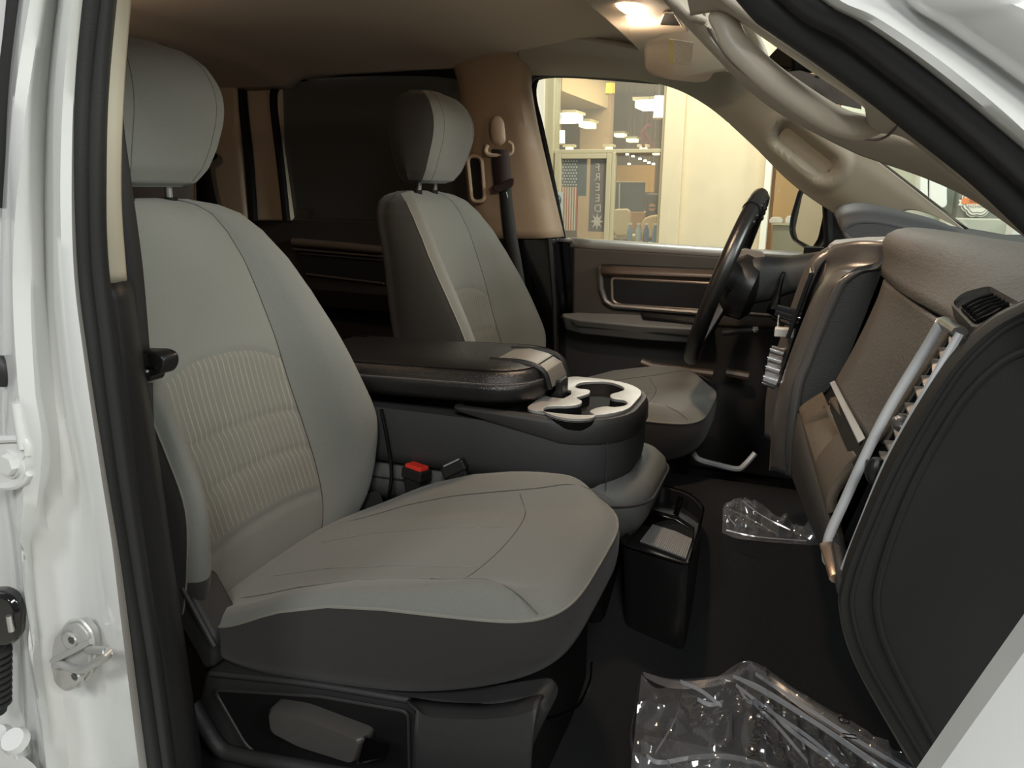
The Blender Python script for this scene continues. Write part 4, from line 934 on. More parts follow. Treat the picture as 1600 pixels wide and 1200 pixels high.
# ================================================================ BELTS
def ribbon(c1, c2, n=30): return MB().grid([[a, (a + b) / 2 + Vector((0, -.001, 0)), b] for a, b in zip(spl(c1, n), spl(c2, n))])
t = root('passenger_seat_belt', A(225, 560, y=-.71), 'dark grey passenger seat belt hanging along the near door pillar', 'seat belt')
obj('webbing', ribbon(CV([(178, 60), (180, 180), (186, 300), (197, 420), (206, 548)], y=(-.735, -.725)), CV([(186, 60), (190, 180), (206, 300), (222, 420), (233, 550)], y=(-.715, -.70))), BELT, t, solid=.0016)
tg = outline_round(CV([(206, 548), (246, 549), (258, 556), (260, 570), (254, 584), (238, 588), (236, 596), (210, 598)], y=-.712), .006, 4)
obj('latch_tongue', MB().loft([[p + Vector((0, .022, 0)) for p in tg], tg, shrink(tg, .93, (0, -.004, 0))]), PLS, t, bevel=.002)
obj('tongue_slot', MB().tube(CV([(216, 575), (244, 575)], y=-.7165), .0022, 6), BLK, t)
obj('tongue_button', MB().sphere(A(230, 580, y=-.717), .0022, 8), SIL, t)
obj('lower_webbing', ribbon(CV([(210, 598), (220, 700), (234, 820), (246, 960)], y=-.735), CV([(238, 598), (240, 700), (243, 820), (254, 960)], y=-.715)), BELT, t, solid=.0016)

t = root('driver_seat_belt', A(785, 240, y=.70), 'dark driver seat belt with beige anchor cover on the tan pillar', 'seat belt')
ac = outline_round(CV([(766, 186), (772, 178), (784, 178), (792, 188), (795, 225), (786, 232), (770, 228), (765, 205)], y=.708), .02, 4)
obj('anchor_cover', MB().loft([[p + Vector((0, .02, 0)) for p in ac], ac, shrink(ac, .8, (0, -.012, 0)), shrink(ac, .5, (0, -.017, 0))]), mat('anchor_beige', (186, 164, 140), .45, spec=.5), t, ang=70)
obj('belt_guide', MB().tube(spl(CV([(762, 226), (759, 236), (766, 242), (790, 242), (801, 238), (801, 226), (795, 222)], y=.700), 24), .0065, 8), mat('anchor_beige', (0, 0, 0)), t)
obj('webbing', ribbon(CV([(768, 233), (769, 260), (773, 296)], y=.698), CV([(794, 234), (797, 262), (800, 292)], y=.692)), BELTR, t, solid=.002)
obj('belt_stop', MB().loft([CV([(768, 290), (780, 288), (800, 278), (804, 280), (802, 290), (784, 300), (771, 300)], y=yy) for yy in (.685, .702)]), mat('belt_stop', (46, 34, 34), .4), t, bevel=.004)
obj('lower_webbing', ribbon(CV([(780, 299), (786, 360), (796, 430), (806, 520)], y=.70), CV([(798, 294), (806, 360), (818, 430), (830, 520)], y=.694)), BELT, t, solid=.002)
obj('tongue_glint', MB().tube(CV([(791, 300), (793, 309)], y=.693), .002, 6), CHR, t)
obj('adjuster_track', MB().tube(spl(CV([(798, 184), (806, 205), (812, 250), (816, 296)], y=.712), 16), .0025, 6), mat('track_shadow', (60, 50, 42), .7), t)
t = root('rear_seat_belt', A(318, 285, y=.70), 'black rear seat belt and guide behind the passenger headrest', 'seat belt')
obj('webbing', ribbon(CV([(306, 240), (306, 280), (308, 330)], y=.69), CV([(326, 250), (332, 290), (342, 330)], y=.69)), BLK, t, solid=.003)
obj('belt_guide', MB().tube(spl(CV([(304, 246), (316, 248), (326, 246), (333, 240)], y=.68), 14), lambda f: .010 + .008 * f, 10), BLK, t)

# ================================================================ OVERHEAD
t = root('overhead_console', A(1000, 30, y=.02), 'beige overhead console with two lit map lamps', 'overhead console')
oc = CV([(900, -12), (940, 20), (985, 62), (1005, 82), (1012, 60), (1040, 46), (1082, 44), (1066, 10), (1040, -20), (960, -40)], z=1.338)
obj('console_shell', MB().loft([[p + Vector((0, 0, .07)) for p in shrink(oc, 1.05)], oc, shrink(oc, .93, (0, 0, -.008))]), BEI, t, ang=50, bevel=.004)
LAMP = mat('lit_lamp_lens', (255, 226, 190), .4, emit=(255, 214, 170), estr=14)
for pts in ([(961, 9), (972, 7), (998, 8), (1008, 13), (1012, 22), (976, 19)], [(977, 27), (1018, 30), (1024, 38), (988, 35)]):
    o = outline_round(CV(pts, z=1.327), .008, 4)
    obj('map_lamp_lens', MB().loft([[p + Vector((0, 0, .006)) for p in o], o, shrink(o, .8, (0, 0, -.004))]), LAMP, t, label='glowing warm map lamp lens')
o = outline_round(CV([(1030, 38), (1038, 20), (1054, 20), (1066, 40)], z=1.327), .006, 3)
obj('console_pocket', MB().prism(o, (0, 0, .004)), BLK, t); obj('pocket_rim', MB().tube(o, .0025, 6, closed=True), BEI, t)

t = root('added_dome_lamp', (-1.38, -.33, 1.36), 'added beige dome lamp out of view, warming the rear of the cab', 'lamp')  # lamp added out of view to warm the rear cab and headliner
obj('lamp_bezel', MB().loft([outline_round([Vector((-1.38 + a * .10, -.33 + b * .06, z)) for a, b in ((-1, -1), (1, -1), (1, 1), (-1, 1))], .03) for z in (1.425, 1.385)]), BEI, t, bevel=.004)
obj('lamp_lens', MB().loft([outline_round([Vector((-1.38 + a * .08, -.33 + b * .04, z)) for a, b in ((-1, -1), (1, -1), (1, 1), (-1, 1))], .02) for z in (1.386, 1.376)]), LAMP, t)
pl_ = bpy.data.lights.new('rear_fill_light', 'POINT'); pl_.energy = .8; pl_.color = (1.0, .74, .52); pl_.shadow_soft_size = .03
po_ = bpy.data.objects.new('rear_fill_light', pl_); COL.objects.link(po_); po_.location = (-1.38, -.33, 1.33)
def on_plane(px, py, p0, n, lift):
    v = DIR + RGT * ((px - 800) / FPX) + UPV * ((600 - py) / FPX); t_ = (p0 - CAM).dot(n) / v.dot(n); return CAM + v * t_ - n * lift
t = root('driver_sun_visor', A(1075, 100, y=.33), 'grey beige driver sun visor with a white warning label', 'sun visor')
vp = [A(1004, 52, y=0.23), A(1008, 108, y=0.41), A(1018, 117, y=0.43), A(1050, 123, y=0.44), A(1092, 127.5, y=0.45), A(1108, 124, y=0.45), A(1117, 110, y=0.43), A(1134, 110, y=0.43), A(1150, 100, y=0.41), A(1150, 70, y=0.33), A(1084, 44, y=0.22)]
n_ = (vp[4] - vp[0]).cross(vp[8] - vp[0]).normalized()
if n_.dot(DIR) < 0: n_ = -n_
vp = [on_plane(a, b, vp[4], n_, 0) for a, b in ((1004, 52), (1008, 108), (1018, 117), (1050, 123), (1092, 127.5), (1108, 124), (1117, 110), (1134, 110), (1150, 100), (1150, 70), (1084, 44))]
vo = outline_round(vp, .015, 3)
VIS = mat('visor_cloth', (178, 168, 150), .9, bump=.25, bscale=700, spec=.2)
obj('visor_pad', MB().loft([[p + n_ * .02 for p in vo], vo, shrink(vo, .96, n_ * -.004)]), VIS, t, ang=50)
def label_mat(name, base, ink, sc):
    m = bpy.data.materials.new(name); m.use_nodes = True; nt = m.node_tree; N = nt.nodes; b = N['Principled BSDF']; b.inputs['Roughness'].default_value = .5
    tc = N.new('ShaderNodeTexCoord'); wv = N.new('ShaderNodeTexWave'); wv.bands_direction = 'X'; wv.inputs['Scale'].default_value = sc; nt.links.new(tc.outputs['Object'], wv.inputs[0])
    n = N.new('ShaderNodeTexNoise'); n.inputs['Scale'].default_value = sc * 3.5; nt.links.new(tc.outputs['Object'], n.inputs['Vector'])
    mu = N.new('ShaderNodeMath'); mu.operation = 'MULTIPLY'; nt.links.new(wv.outputs['Fac'], mu.inputs[0]); nt.links.new(n.outputs['Fac'], mu.inputs[1])
    rp = N.new('ShaderNodeValToRGB'); rp.color_ramp.elements[0].position = .30; rp.color_ramp.elements[1].position = .55; rp.color_ramp.elements[0].color = lc(base); rp.color_ramp.elements[1].color = lc(ink)
    nt.links.new(mu.outputs[0], rp.inputs[0]); nt.links.new(rp.outputs[0], b.inputs['Base Color']); return m
lb_ = [on_plane(a, b, vp[0] - n_ * .004, n_, .0012) for a, b in ((1046, 60), (1083, 66), (1079, 102), (1047, 97))]
obj('warning_label', MB().prism(lb_, n_ * .001), label_mat('label_print', (206, 200, 182), (120, 112, 100), 110), t, smooth=False, label='small white printed label')
obj('label_header', MB().prism([on_plane(a, b, vp[0] - n_ * .004, n_, .0018) for a, b in ((1046, 60), (1051, 61), (1052, 98), (1047, 97))], n_ * .001), mat('label_yellow', (200, 186, 120), .5), t, smooth=False)

t = root('rear_view_mirror', A(1240, 95, y=0), 'black interior mirror seen through the grab handle opening', 'mirror')
mo = outline_round([A(1198, 92, y=-.06), A(1224, 64, y=-.10), A(1242, 66, y=-.10), A(1242, 112, y=-.05), A(1226, 114, y=-.02)], .008, 3)
obj('mirror_shell', MB().prism(mo, (.03, .02, 0)), BLK, t, bevel=.004)
obj('mirror_glass', MB().prism(shrink(mo, .85, (-.003, -.003, 0)), (.002, .002, 0)), mat('mirror_glass', (70, 60, 54), .05, metal=1), t)
obj('mirror_stem', MB().tube([A(1240, 92, y=-.05), A(1262, 78, y=.0), A(1290, 60, y=.02)], .008, 8), BLK, t)
t = root('windshield_sensor', A(1288, 118, y=-.1), 'small black bracket on the windshield behind the handle', 'bracket')
obj('bracket', MB().loft([CV([(1272, 121), (1283, 107), (1288, 107), (1302, 122), (1292, 124), (1286, 117), (1279, 123)], y=yy) for yy in (-.1, -.085)]), BLK, t)
obj('header_panel', MB().prism(CV([(1228, 112), (1250, 110), (1300, 124), (1346, 145), (1346, 170), (1300, 160), (1240, 130)], y=-.05), (.0, .01, 0)), mat('rear_trim', (0, 0, 0)), t)

# driver side door mirror outside the window
MN = Vector((.9, .44, .02)).normalized(); M0 = A(1268, 343, y=1.05)
t = root('door_mirror', A(1262, 345, y=1.06), 'black driver door mirror reflecting the beige shop wall', 'mirror')
hm = outline_round(CV([(1250, 296), (1262, 292), (1296, 293), (1299, 330), (1290, 380), (1281, 393), (1264, 390), (1240, 374), (1235, 362), (1237, 340)], y=1.05), .015, 4)
hm = outline_round([on_plane(a, b, M0, MN, 0) for a, b in ((1250, 296), (1262, 292), (1296, 293), (1299, 330), (1290, 380), (1281, 393), (1264, 390), (1240, 374), (1235, 362), (1237, 340))], .015, 4)
obj('mirror_housing', MB().loft([shrink(hm, .7, (.10, .02, 0)), shrink(hm, .98, (.04, .01, 0)), hm, shrink(hm, .93, (.002, 0, 0))]), mat('mirror_housing', (26, 26, 27), .3, bump=.1, spec=.5), t, ang=50)
gm = outline_round([on_plane(a, b, M0, MN, .006) for a, b in ((1258, 302), (1290, 299), (1291, 330), (1282, 372), (1273, 386), (1250, 374), (1246, 358))], .012, 4)
obj('mirror_glass', MB().prism(gm, MN * -.001), mat('door_mirror_glass', (215, 215, 212), .03, metal=1), t, smooth=False)
obj('mirror_arm', MB().tube([A(1290, 372, y=1.06), A(1302, 385, y=.95), A(1310, 392, y=.82)], .022, 10), mat('mirror_housing', (0, 0, 0)), t)
obj('mirror_rim', MB().tube(hm, .0045, 8, closed=True), mat('mirror_housing', (0, 0, 0)), t)

# ================================================================ NEAR PILLAR HARDWARE
def yo(px, py, y): return A(px, py, y=y)
t = root('door_striker', A(120, 1030, y=-.868), 'zinc door striker plate with loop on the white pillar', 'striker')
so = outline_round(CV([(84, 1000), (104, 976), (122, 973), (138, 992), (142, 1030), (136, 1055), (122, 1070), (100, 1080), (86, 1068), (80, 1040)], y=-.880), .006, 4)
obj('striker_plate', MB().loft([[p + Vector((0, .014, 0)) for p in so], so, shrink(so, .93, (0, -.002, 0))]), STEEL, t, bevel=.001)
obj('plate_border', MB().tube(shrink(so, 1.04, (0, .004, 0)), .002, 6, closed=True), mat('zinc_light', (205, 205, 200), .4, metal=.5), t)
for px, py in ((112, 1000), (117, 1057)):
    b_ = obj('torx_bolt', MB().disc(A(px, py, y=-.881), (0, -1, 0), .0105, .004, 18, .0095), STEEL, t)
    obj('bolt_washer', MB().disc(A(px, py, y=-.8805), (0, -1, 0), .0145, .0015, 20), STEEL, b_)
    obj('torx_socket', MB().disc(A(px, py, y=-.8845), (0, -1, 0), .0048, .0012, 6), mat('socket_shadow', (70, 70, 68), .5), b_)
obj('striker_bar', MB().tube(spl(CV([(82, 1033, -.884), (112, 1018, -.886), (143, 1002, -.884)]), 10), .0035, 8), STEEL, t)
obj('striker_loop', MB().tube(spl([yo(138, 1016, -.884), yo(152, 1016, -.905), yo(168, 1018, -.925), yo(166, 1026, -.925), yo(150, 1035, -.912), yo(130, 1046, -.895), yo(112, 1044, -.888), yo(96, 1038, -.886), yo(86, 1040, -.884)], 40), .0046, 10), STEEL, t)
t = root('rear_door_hinge', A(20, 725, y=-.87), 'white painted rear door hinge with hexagon bolt', 'hinge')
ho_ = outline_round(CV([(-40, 690), (30, 688), (44, 694), (46, 712), (38, 716), (44, 730), (46, 745), (34, 758), (-40, 762)], y=-.885), .006, 4)
obj('hinge_leaf', MB().loft([[p + Vector((0, .03, 0)) for p in ho_], ho_, shrink(ho_, .95, (0, -.003, 0))]), WHT, t, bevel=.003)
obj('hinge_lip', MB().tube(spl(CV([(-20, 688), (30, 686), (43, 692), (44, 710)], y=-.888), 16), .004, 8), WHT, t)
obj('hinge_lip', MB().tube(spl(CV([(-20, 760), (20, 760), (38, 752), (46, 740)], y=-.888), 16), .004, 8), WHT, t)
obj('hex_bolt', MB().disc(A(18, 724, y=-.889), (0, -1, 0), .012, .008, 6, .011), WHT, t, ang=20); obj('bolt_washer', MB().disc(A(18, 724, y=-.886), (0, -1, 0), .016, .004, 18), WHT, t)
obj('hinge_knuckle', MB().disc(A(38, 700, y=-.888), (0, 0, 1), .006, .05, 14), WHT, t)
props(obj('door_bumper', MB().sphere(A(2, 580, y=-.873), .0135, 14, (1, .7, 1.35)), RUB, None), 'small black rubber bumper on the white pillar', 'bumper')
t = root('door_check_strap', A(8, 968, y=-.87), 'glossy black door check cover low on the white pillar', 'check strap')
ck = outline_round(CV([(-40, 926), (8, 924), (26, 934), (35, 960), (33, 996), (20, 1008), (-40, 1012)], y=-.885), .008, 4)
obj('check_cover', MB().loft([[p + Vector((-.008, .012, 0)) for p in ck], ck, shrink(ck, .9, (0, -.006, 0))]), GLO, t, bevel=.003)
obj('check_pin', MB().tube(CV([(14, 962), (18, 986)], y=-.894), .0035, 8), CHR, t)
t = root('wiring_boot', A(2, 1050, y=-.872), 'black corrugated wiring boot at the pillar bottom left', 'boot')
for k in range(9):
    obj('boot_ring', MB().tube([A(-6, 1018 + k * 10, y=-.88) + Vector((.0135 * math.cos(a * math.pi / 8), .0135 * math.sin(a * math.pi / 8), 0)) for a in range(16)], .0042, 6, closed=True), RUB, t)
obj('boot_tube', MB().tube(CV([(-6, 1010), (-6, 1110)], y=-.88), .012, 12), RUB, t)
t = root('lower_hinge_bolts', A(20, 1190, y=-.87), 'painted lower hinge bolts at the bottom left corner', 'hinge')
obj('bolt_head', MB().disc(A(26, 1158, y=-.90), (.2, -.6, .8), .016, .010, 16, .013), WHT, t); obj('bolt_shank', MB().tube(CV([(28, 1160), (34, 1180)], y=-.888), .008, 10), WHT, t)
obj('bolt_head', MB().disc(A(2, 1150, y=-.89), (.2, -.6, .8), .014, .010, 16, .011), WHT, t)
obj('hinge_leaf', MB().loft([outline_round(CV([(-30, 1170), (30, 1176), (60, 1200), (60, 1260), (-30, 1260)], y=yy), .01, 3) for yy in (-.875, -.895)]), WHT, t, bevel=.004)

# ================================================================ OPEN FRONT DOOR EDGE (lower right corner)
e1 = spl(CV([(1380, 1262), (1424, 1196), (1505, 1078), (1600, 942), (1680, 822), (1800, 640), (1900, 480)], y=-1.02), 60)
rows = [[p + Vector((.045, .03, -.012)), p + Vector((.018, .012, 0)), p, p + Vector((.003, -.010, -.006)), p + Vector((.03, -.03, -.06)), p + Vector((.12, -.05, -.22)), p + Vector((.35, -.12, -.40))] for p in e1]
S('door_3', MB().grid([spl(r, 26) for r in rows]), WHT, 'white edge of the open near front door', 'door', solid=.003)

# ================================================================ PLASTIC FILM AND MAT ON THE FLOOR
FILM = bpy.data.materials.new('clear_film'); FILM.use_nodes = True
nt = FILM.node_tree; N = nt.nodes; N.remove(N['Principled BSDF'])
tr = N.new('ShaderNodeBsdfTransparent'); tr.inputs[0].default_value = (.93, .94, .96, 1)
gl = N.new('ShaderNodeBsdfGlossy'); gl.inputs['Roughness'].default_value = .08; gl.inputs[0].default_value = (1, 1, 1, 1)
df = N.new('ShaderNodeBsdfDiffuse'); df.inputs[0].default_value = (.75, .78, .8, 1)
fr_ = schlick(nt, 1.9)
m1 = N.new('ShaderNodeMixShader'); m2 = N.new('ShaderNodeMixShader'); m1.inputs[0].default_value = .10
nt.links.new(tr.outputs[0], m1.inputs[1]); nt.links.new(df.outputs[0], m1.inputs[2]); nt.links.new(fr_.outputs[0], m2.inputs[0]); nt.links.new(m1.outputs[0], m2.inputs[1]); nt.links.new(gl.outputs[0], m2.inputs[2]); nt.links.new(m2.outputs[0], N['Material Output'].inputs[0])
from mathutils import noise as NS
def ridge(p, s): return 1 - abs(NS.noise(Vector(p) * s)) * 2
# rubber mat under the film
mt_ = outline_round([A(1012, 1066, z=.185), A(1172, 1052, z=.19), A(1395, 1195, z=.185), A(1380, 1330, z=.18), A(985, 1330, z=.18)], .03, 4)
props(obj('floor_mat', MB().loft([[p + Vector((0, 0, -.012)) for p in mt_], mt_, shrink(mt_, .97, (0, 0, .002))]), mat('slate_mat', (66, 71, 76), .8, bump=.4, bscale=500), None), 'dark slate floor mat under clear film in the near footwell', 'floor mat')
fw = root('film_wrap', A(1180, 1180, z=.20), 'large clear plastic film with black printing over the floor mat', 'plastic film')
T0 = spl([A(1003, 1046, z=.215), A(1035, 1064, z=.212), A(1085, 1070, z=.22), A(1120, 1058, z=.235), A(1172, 1033, z=.245), A(1245, 1078, z=.235), A(1330, 1130, z=.222), A(1420, 1192, z=.215)], 90)
B0 = spl([A(975, 1300, z=.20), A(1040, 1310, z=.20), A(1110, 1320, z=.20), A(1180, 1320, z=.20), A(1280, 1310, z=.20), A(1440, 1290, z=.20)], 90)
rows = []
for j in range(70):
    f = j / 69; r = []
    for i in range(90):
        p = T0[i].lerp(B0[i], f)
        q = Vector((p.x * 1.0, p.y * 1.0, 0))
        h = .020 * ridge(q + Vector((3, 1, 0)), 9) ** 3 + .010 * ridge(q + Vector((0, 7, 2)), 22) ** 4
        # long folds running from the peak to the lower right
        w_ = i / 89
        for c0, amp in ((.56, .018), (.64, .012), (.47, .010)):
            h += amp * math.exp(-((w_ - c0 - f * .10) / .018) ** 2)
        p = p + Vector((0, 0, max(0, h) * sm(0, .10, f) - .006 * f)); r.append(p)
    rows.append(r)
obj('film_sheet', MB().grid(rows), FILM, fw, ang=25)
HAZE = mat('film_fold_glint', (200, 205, 208), .2, spec=.8)
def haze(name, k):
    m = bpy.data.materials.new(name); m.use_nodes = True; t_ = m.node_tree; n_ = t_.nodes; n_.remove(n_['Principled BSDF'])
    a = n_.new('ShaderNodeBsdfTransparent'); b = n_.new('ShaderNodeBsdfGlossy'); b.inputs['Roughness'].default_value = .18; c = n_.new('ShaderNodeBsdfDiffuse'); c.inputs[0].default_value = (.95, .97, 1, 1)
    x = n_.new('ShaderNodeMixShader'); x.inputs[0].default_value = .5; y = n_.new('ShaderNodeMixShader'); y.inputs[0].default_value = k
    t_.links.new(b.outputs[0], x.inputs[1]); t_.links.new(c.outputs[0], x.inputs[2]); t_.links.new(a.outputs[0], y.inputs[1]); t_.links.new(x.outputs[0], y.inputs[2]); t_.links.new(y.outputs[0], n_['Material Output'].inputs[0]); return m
HZ1, HZ2 = haze('film_double_layer', .22), haze('film_glint', .7)  # whitish strips paint highlights along the film creases
def fold_glint(pts, wd, m, dz=.012):
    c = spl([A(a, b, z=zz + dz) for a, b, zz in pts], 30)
    obj('film_fold_glint', MB().grid([[p + Vector((0, -wd * math.sin(math.pi * i / 29) ** .5, -.004)), p + Vector((0, 0, .003)), p + Vector((0, wd * math.sin(math.pi * i / 29) ** .5, -.002))] for i, p in enumerate(c)]), m, fw)
fold_glint([(1172, 1036, .245), (1240, 1085, .235), (1330, 1145, .225), (1430, 1205, .21)], .018, HZ1)
fold_glint([(1145, 1056, .24), (1190, 1075, .235), (1270, 1125, .23), (1390, 1205, .21)], .0022, HZ2, .018)
fold_glint([(1180, 1052, .24), (1250, 1098, .235), (1330, 1150, .225), (1420, 1205, .21)], .0015, HZ2, .02)
fold_glint([(1150, 1070, .235), (1200, 1108, .23), (1262, 1150, .22), (1310, 1190, .21)], .0012, HZ2, .016)
fold_glint([(1010, 1180, .205), (1030, 1190, .205), (1075, 1184, .205)], .002, HZ2, .015)
fold_glint([(1090, 1092, .22), (1110, 1100, .22), (1130, 1096, .22)], .002, HZ2, .015)
fold_glint([(1155, 1075, .235), (1166, 1092, .23), (1176, 1098, .23)], .002, HZ2, .015)
fold_glint([(1158, 1062, .24), (1210, 1090, .235), (1290, 1140, .23), (1380, 1205, .21)], .0014, HZ2, .018)
fold_glint([(1063, 1064, .215), (1095, 1078, .22), (1128, 1103, .22)], .0018, HZ2, .015)
fold_glint([(1005, 1052, .21), (1055, 1066, .215), (1130, 1060, .23), (1172, 1040, .24)], .014, HZ1, .01)
fold_glint([(1066, 1070, .215), (1060, 1110, .21), (1046, 1140, .21), (1024, 1176, .205)], .0022, HZ2, .012)
fold_glint([(1195, 1098, .23), (1230, 1135, .22), (1290, 1180, .21), (1330, 1205, .205)], .003, HZ2, .012)
fold_glint([(1055, 1186, .205), (1110, 1180, .205), (1160, 1184, .205), (1210, 1200, .205)], .004, HZ1, .02)
fold_glint([(1176, 1096, .23), (1220, 1140, .22), (1262, 1190, .21)], .0012, haze('film_glint_warm', .8), .012)
fold_glint([(1000, 1060, .21), (992, 1110, .205), (986, 1150, .205), (1000, 1220, .2)], .006, HZ1, .01)
def text(body, origin, along, upv, size, m, parent, nm='printed_text'):
    cu = bpy.data.curves.new('txt', 'FONT'); cu.body = body; cu.size = 1; cu.extrude = 0; cu.align_x = 'CENTER'; cu.align_y = 'CENTER'
    tmp = bpy.data.objects.new('tmp_txt', cu); COL.objects.link(tmp); bpy.context.view_layer.update()
    me = bpy.data.meshes.new_from_object(tmp.evaluated_get(bpy.context.evaluated_depsgraph_get())); bpy.data.objects.remove(tmp)
    a = Vector(along).normalized(); u = Vector(upv); u = (u - a * u.dot(a)).normalized()
    mb = MB(); mb.v = [Vector(origin) + a * (v.co.x * size) + u * (v.co.y * size) for v in me.vertices]; mb.f = [tuple(p.vertices) for p in me.polygons]
    return obj(nm, mb, m, parent, smooth=False)
INK = mat('black_ink', (8, 8, 8), .5)
p0, p1 = A(1172, 1186, z=.272), A(1192, 1104, z=.272)
text('SUFFOCATION', (p0 + p1) / 2, p0 - p1, Vector((1, 0, 0)), (p1 - p0).length * .15, INK, fw)
p0, p1 = A(1326, 1150, z=.276), A(1312, 1108, z=.276)
text('TO', (p0 * .3 + p1 * .7), p0 - p1, Vector((1, 0, 0)), .024, INK, fw); text('II', (p0 * 1.0), p0 - p1, Vector((1, 0, 0)), .03, INK, fw)
p0, p1 = A(1018, 1160, z=.252), A(1040, 1145, z=.252)
text('SUFF', (p0 + p1) / 2, p1 - p0, Vector((0, 1, 0)), .016, INK, fw)
# crumpled bag on the hump
fb_ = root('crumpled_bag', A(1190, 830, z=.385), 'crumpled clear plastic bag lying on the carpet hump', 'plastic bag')
T1 = spl([A(1128, 800, z=.40), A(1140, 784, z=.405), A(1160, 780, z=.41), A(1190, 796, z=.405), A(1225, 815, z=.395), A(1290, 838, z=.39)], 70)
B1 = spl([A(1128, 832, z=.385), A(1150, 841, z=.385), A(1190, 846, z=.383), A(1240, 850, z=.382), A(1300, 852, z=.382)], 70)
rows = []
for j in range(40):
    f = j / 39; r = []
    for i in range(70):
        p = T1[i].lerp(B1[i], f); q = Vector((p.x, p.y, .5))
        h = .035 * ridge(q, 16) ** 2 + .018 * ridge(q + Vector((4, 2, 1)), 40) ** 2
        r.append(p + Vector((0, 0, h * math.sin(math.pi * min(1, f * 1.0)) * .8)))
    rows.append(r)
obj('bag_sheet', MB().grid(rows), FILM, fb_, ang=12)
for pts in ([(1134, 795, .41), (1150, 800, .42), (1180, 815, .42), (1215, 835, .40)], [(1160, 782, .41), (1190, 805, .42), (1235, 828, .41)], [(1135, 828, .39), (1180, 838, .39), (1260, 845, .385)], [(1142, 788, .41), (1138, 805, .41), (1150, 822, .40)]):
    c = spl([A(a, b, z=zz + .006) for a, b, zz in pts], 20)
    obj('bag_fold_glint', MB().grid([[p + Vector((0, -.0012, -.001)), p + Vector((0, 0, .001)), p + Vector((0, .0014, 0))] for p in c]), HZ2 if len(pts) < 4 else HZ1, fb_)  # pale strips paint highlights onto the bag creases
# ================================================================ OUTSIDE: GROUND AND SHOP FRONT
GZ = -.62; YS = 8.0
S('ground', MB().box((-14, -14, GZ - .1), (14, 20, GZ)), mat('concrete', (172, 168, 158), .9, bump=.4, bscale=60, var=.15, vscale=8), 'pale concrete ground and shop floor level', 'ground', smooth=False)
def X(px, py=300, y=YS): return A(px, py, y=y).x
def Z(px, py, y=YS): return A(px, py, y=y).z
def wb(px0, px1, z0, z1, y0, y1, py=300): return MB().box((X(px0, py), y0, z0), (X(px1, py), y1, z1))
CRM = mat('cream_stucco', (218, 204, 176), .85, bump=.3, bscale=60, var=.03, vscale=5)
CRL = mat('cream_frame', (190, 180, 152), .45)
t = root('shop_wall', (X(1118), YS, GZ), 'broad cream wall section of the shop front', 'wall', kind='structure')
obj('wall_face', wb(1064, 1196, GZ, 4.2, YS, YS + .5), CRM, t, smooth=False); obj('wall_section', MB().box((-16, YS, GZ), (X(832), YS + .4, 4.2)), CRM, t, smooth=False); obj('wall_pilaster', wb(1035, 1065, GZ, 4.2, YS - .10, YS + .5), CRM, t, bevel=.01)
S('trim_20', wb(1194, 1203.5, GZ, 3.6, YS - .12, YS + .1), mat('white_post', (238, 234, 222), .5), 'white upright post right of the cream wall', 'trim', smooth=False)
S('trim_21', wb(832, 852, GZ, 3.6, YS - .12, YS + .2), mat('white_post', (0, 0, 0)), 'white upright post at the left of the shop window', 'trim', smooth=False)
S('trim_22', wb(852, 865, GZ, 3.6, YS - .08, YS + .2), CRL, 'cream window jamb at the left of the shop window', 'trim', smooth=False)
# shop front frame
t = root('shop_front', (X(950), YS, GZ), 'cream aluminium shop front with a glazed door', 'shop front', kind='structure')
zt = Z(950, 238)
obj('transom', MB().box((X(865), YS - .03, zt - .01), (X(1036), YS + .05, zt + .035)), CRL, t, bevel=.008)
obj('head_frame', MB().box((X(865), YS - .03, 2.36), (X(1036), YS + .05, 2.50)), CRL, t, bevel=.008)
obj('mullion', wb(955, 960.5, GZ, zt, YS - .04, YS + .05), CRL, t, bevel=.008); obj('mullion', wb(1030, 1036, GZ, 2.4, YS - .04, YS + .05), CRL, t, bevel=.008)
obj('door_stile', wb(867, 877, GZ, zt - .01, YS - .05, YS + .02), CRL, t, bevel=.01); obj('door_stile', wb(947, 955, GZ, zt - .01, YS - .05, YS + .02), CRL, t, bevel=.01)
obj('door_rail', MB().box((X(877), YS - .05, zt - .075), (X(947), YS + .02, zt - .012)), CRL, t, bevel=.01); obj('door_rail', MB().box((X(877), YS - .05, GZ), (X(947), YS + .02, GZ + .25)), CRL, t, bevel=.01)
obj('door_handle', wb(950, 952.5, .1, .42, YS - .10, YS - .06), STEEL, t, bevel=.005)
SG = glassmat('shop_glass', (.97, 1, .97), .95, ior=1.35, haze=.10)  # haze paints the veiling reflections into the glass
S('window_4', MB().box((X(865), YS, GZ + .2), (X(1036), YS + .008, 2.4)), SG, 'large clear shop window and glazed door', 'window', smooth=False)
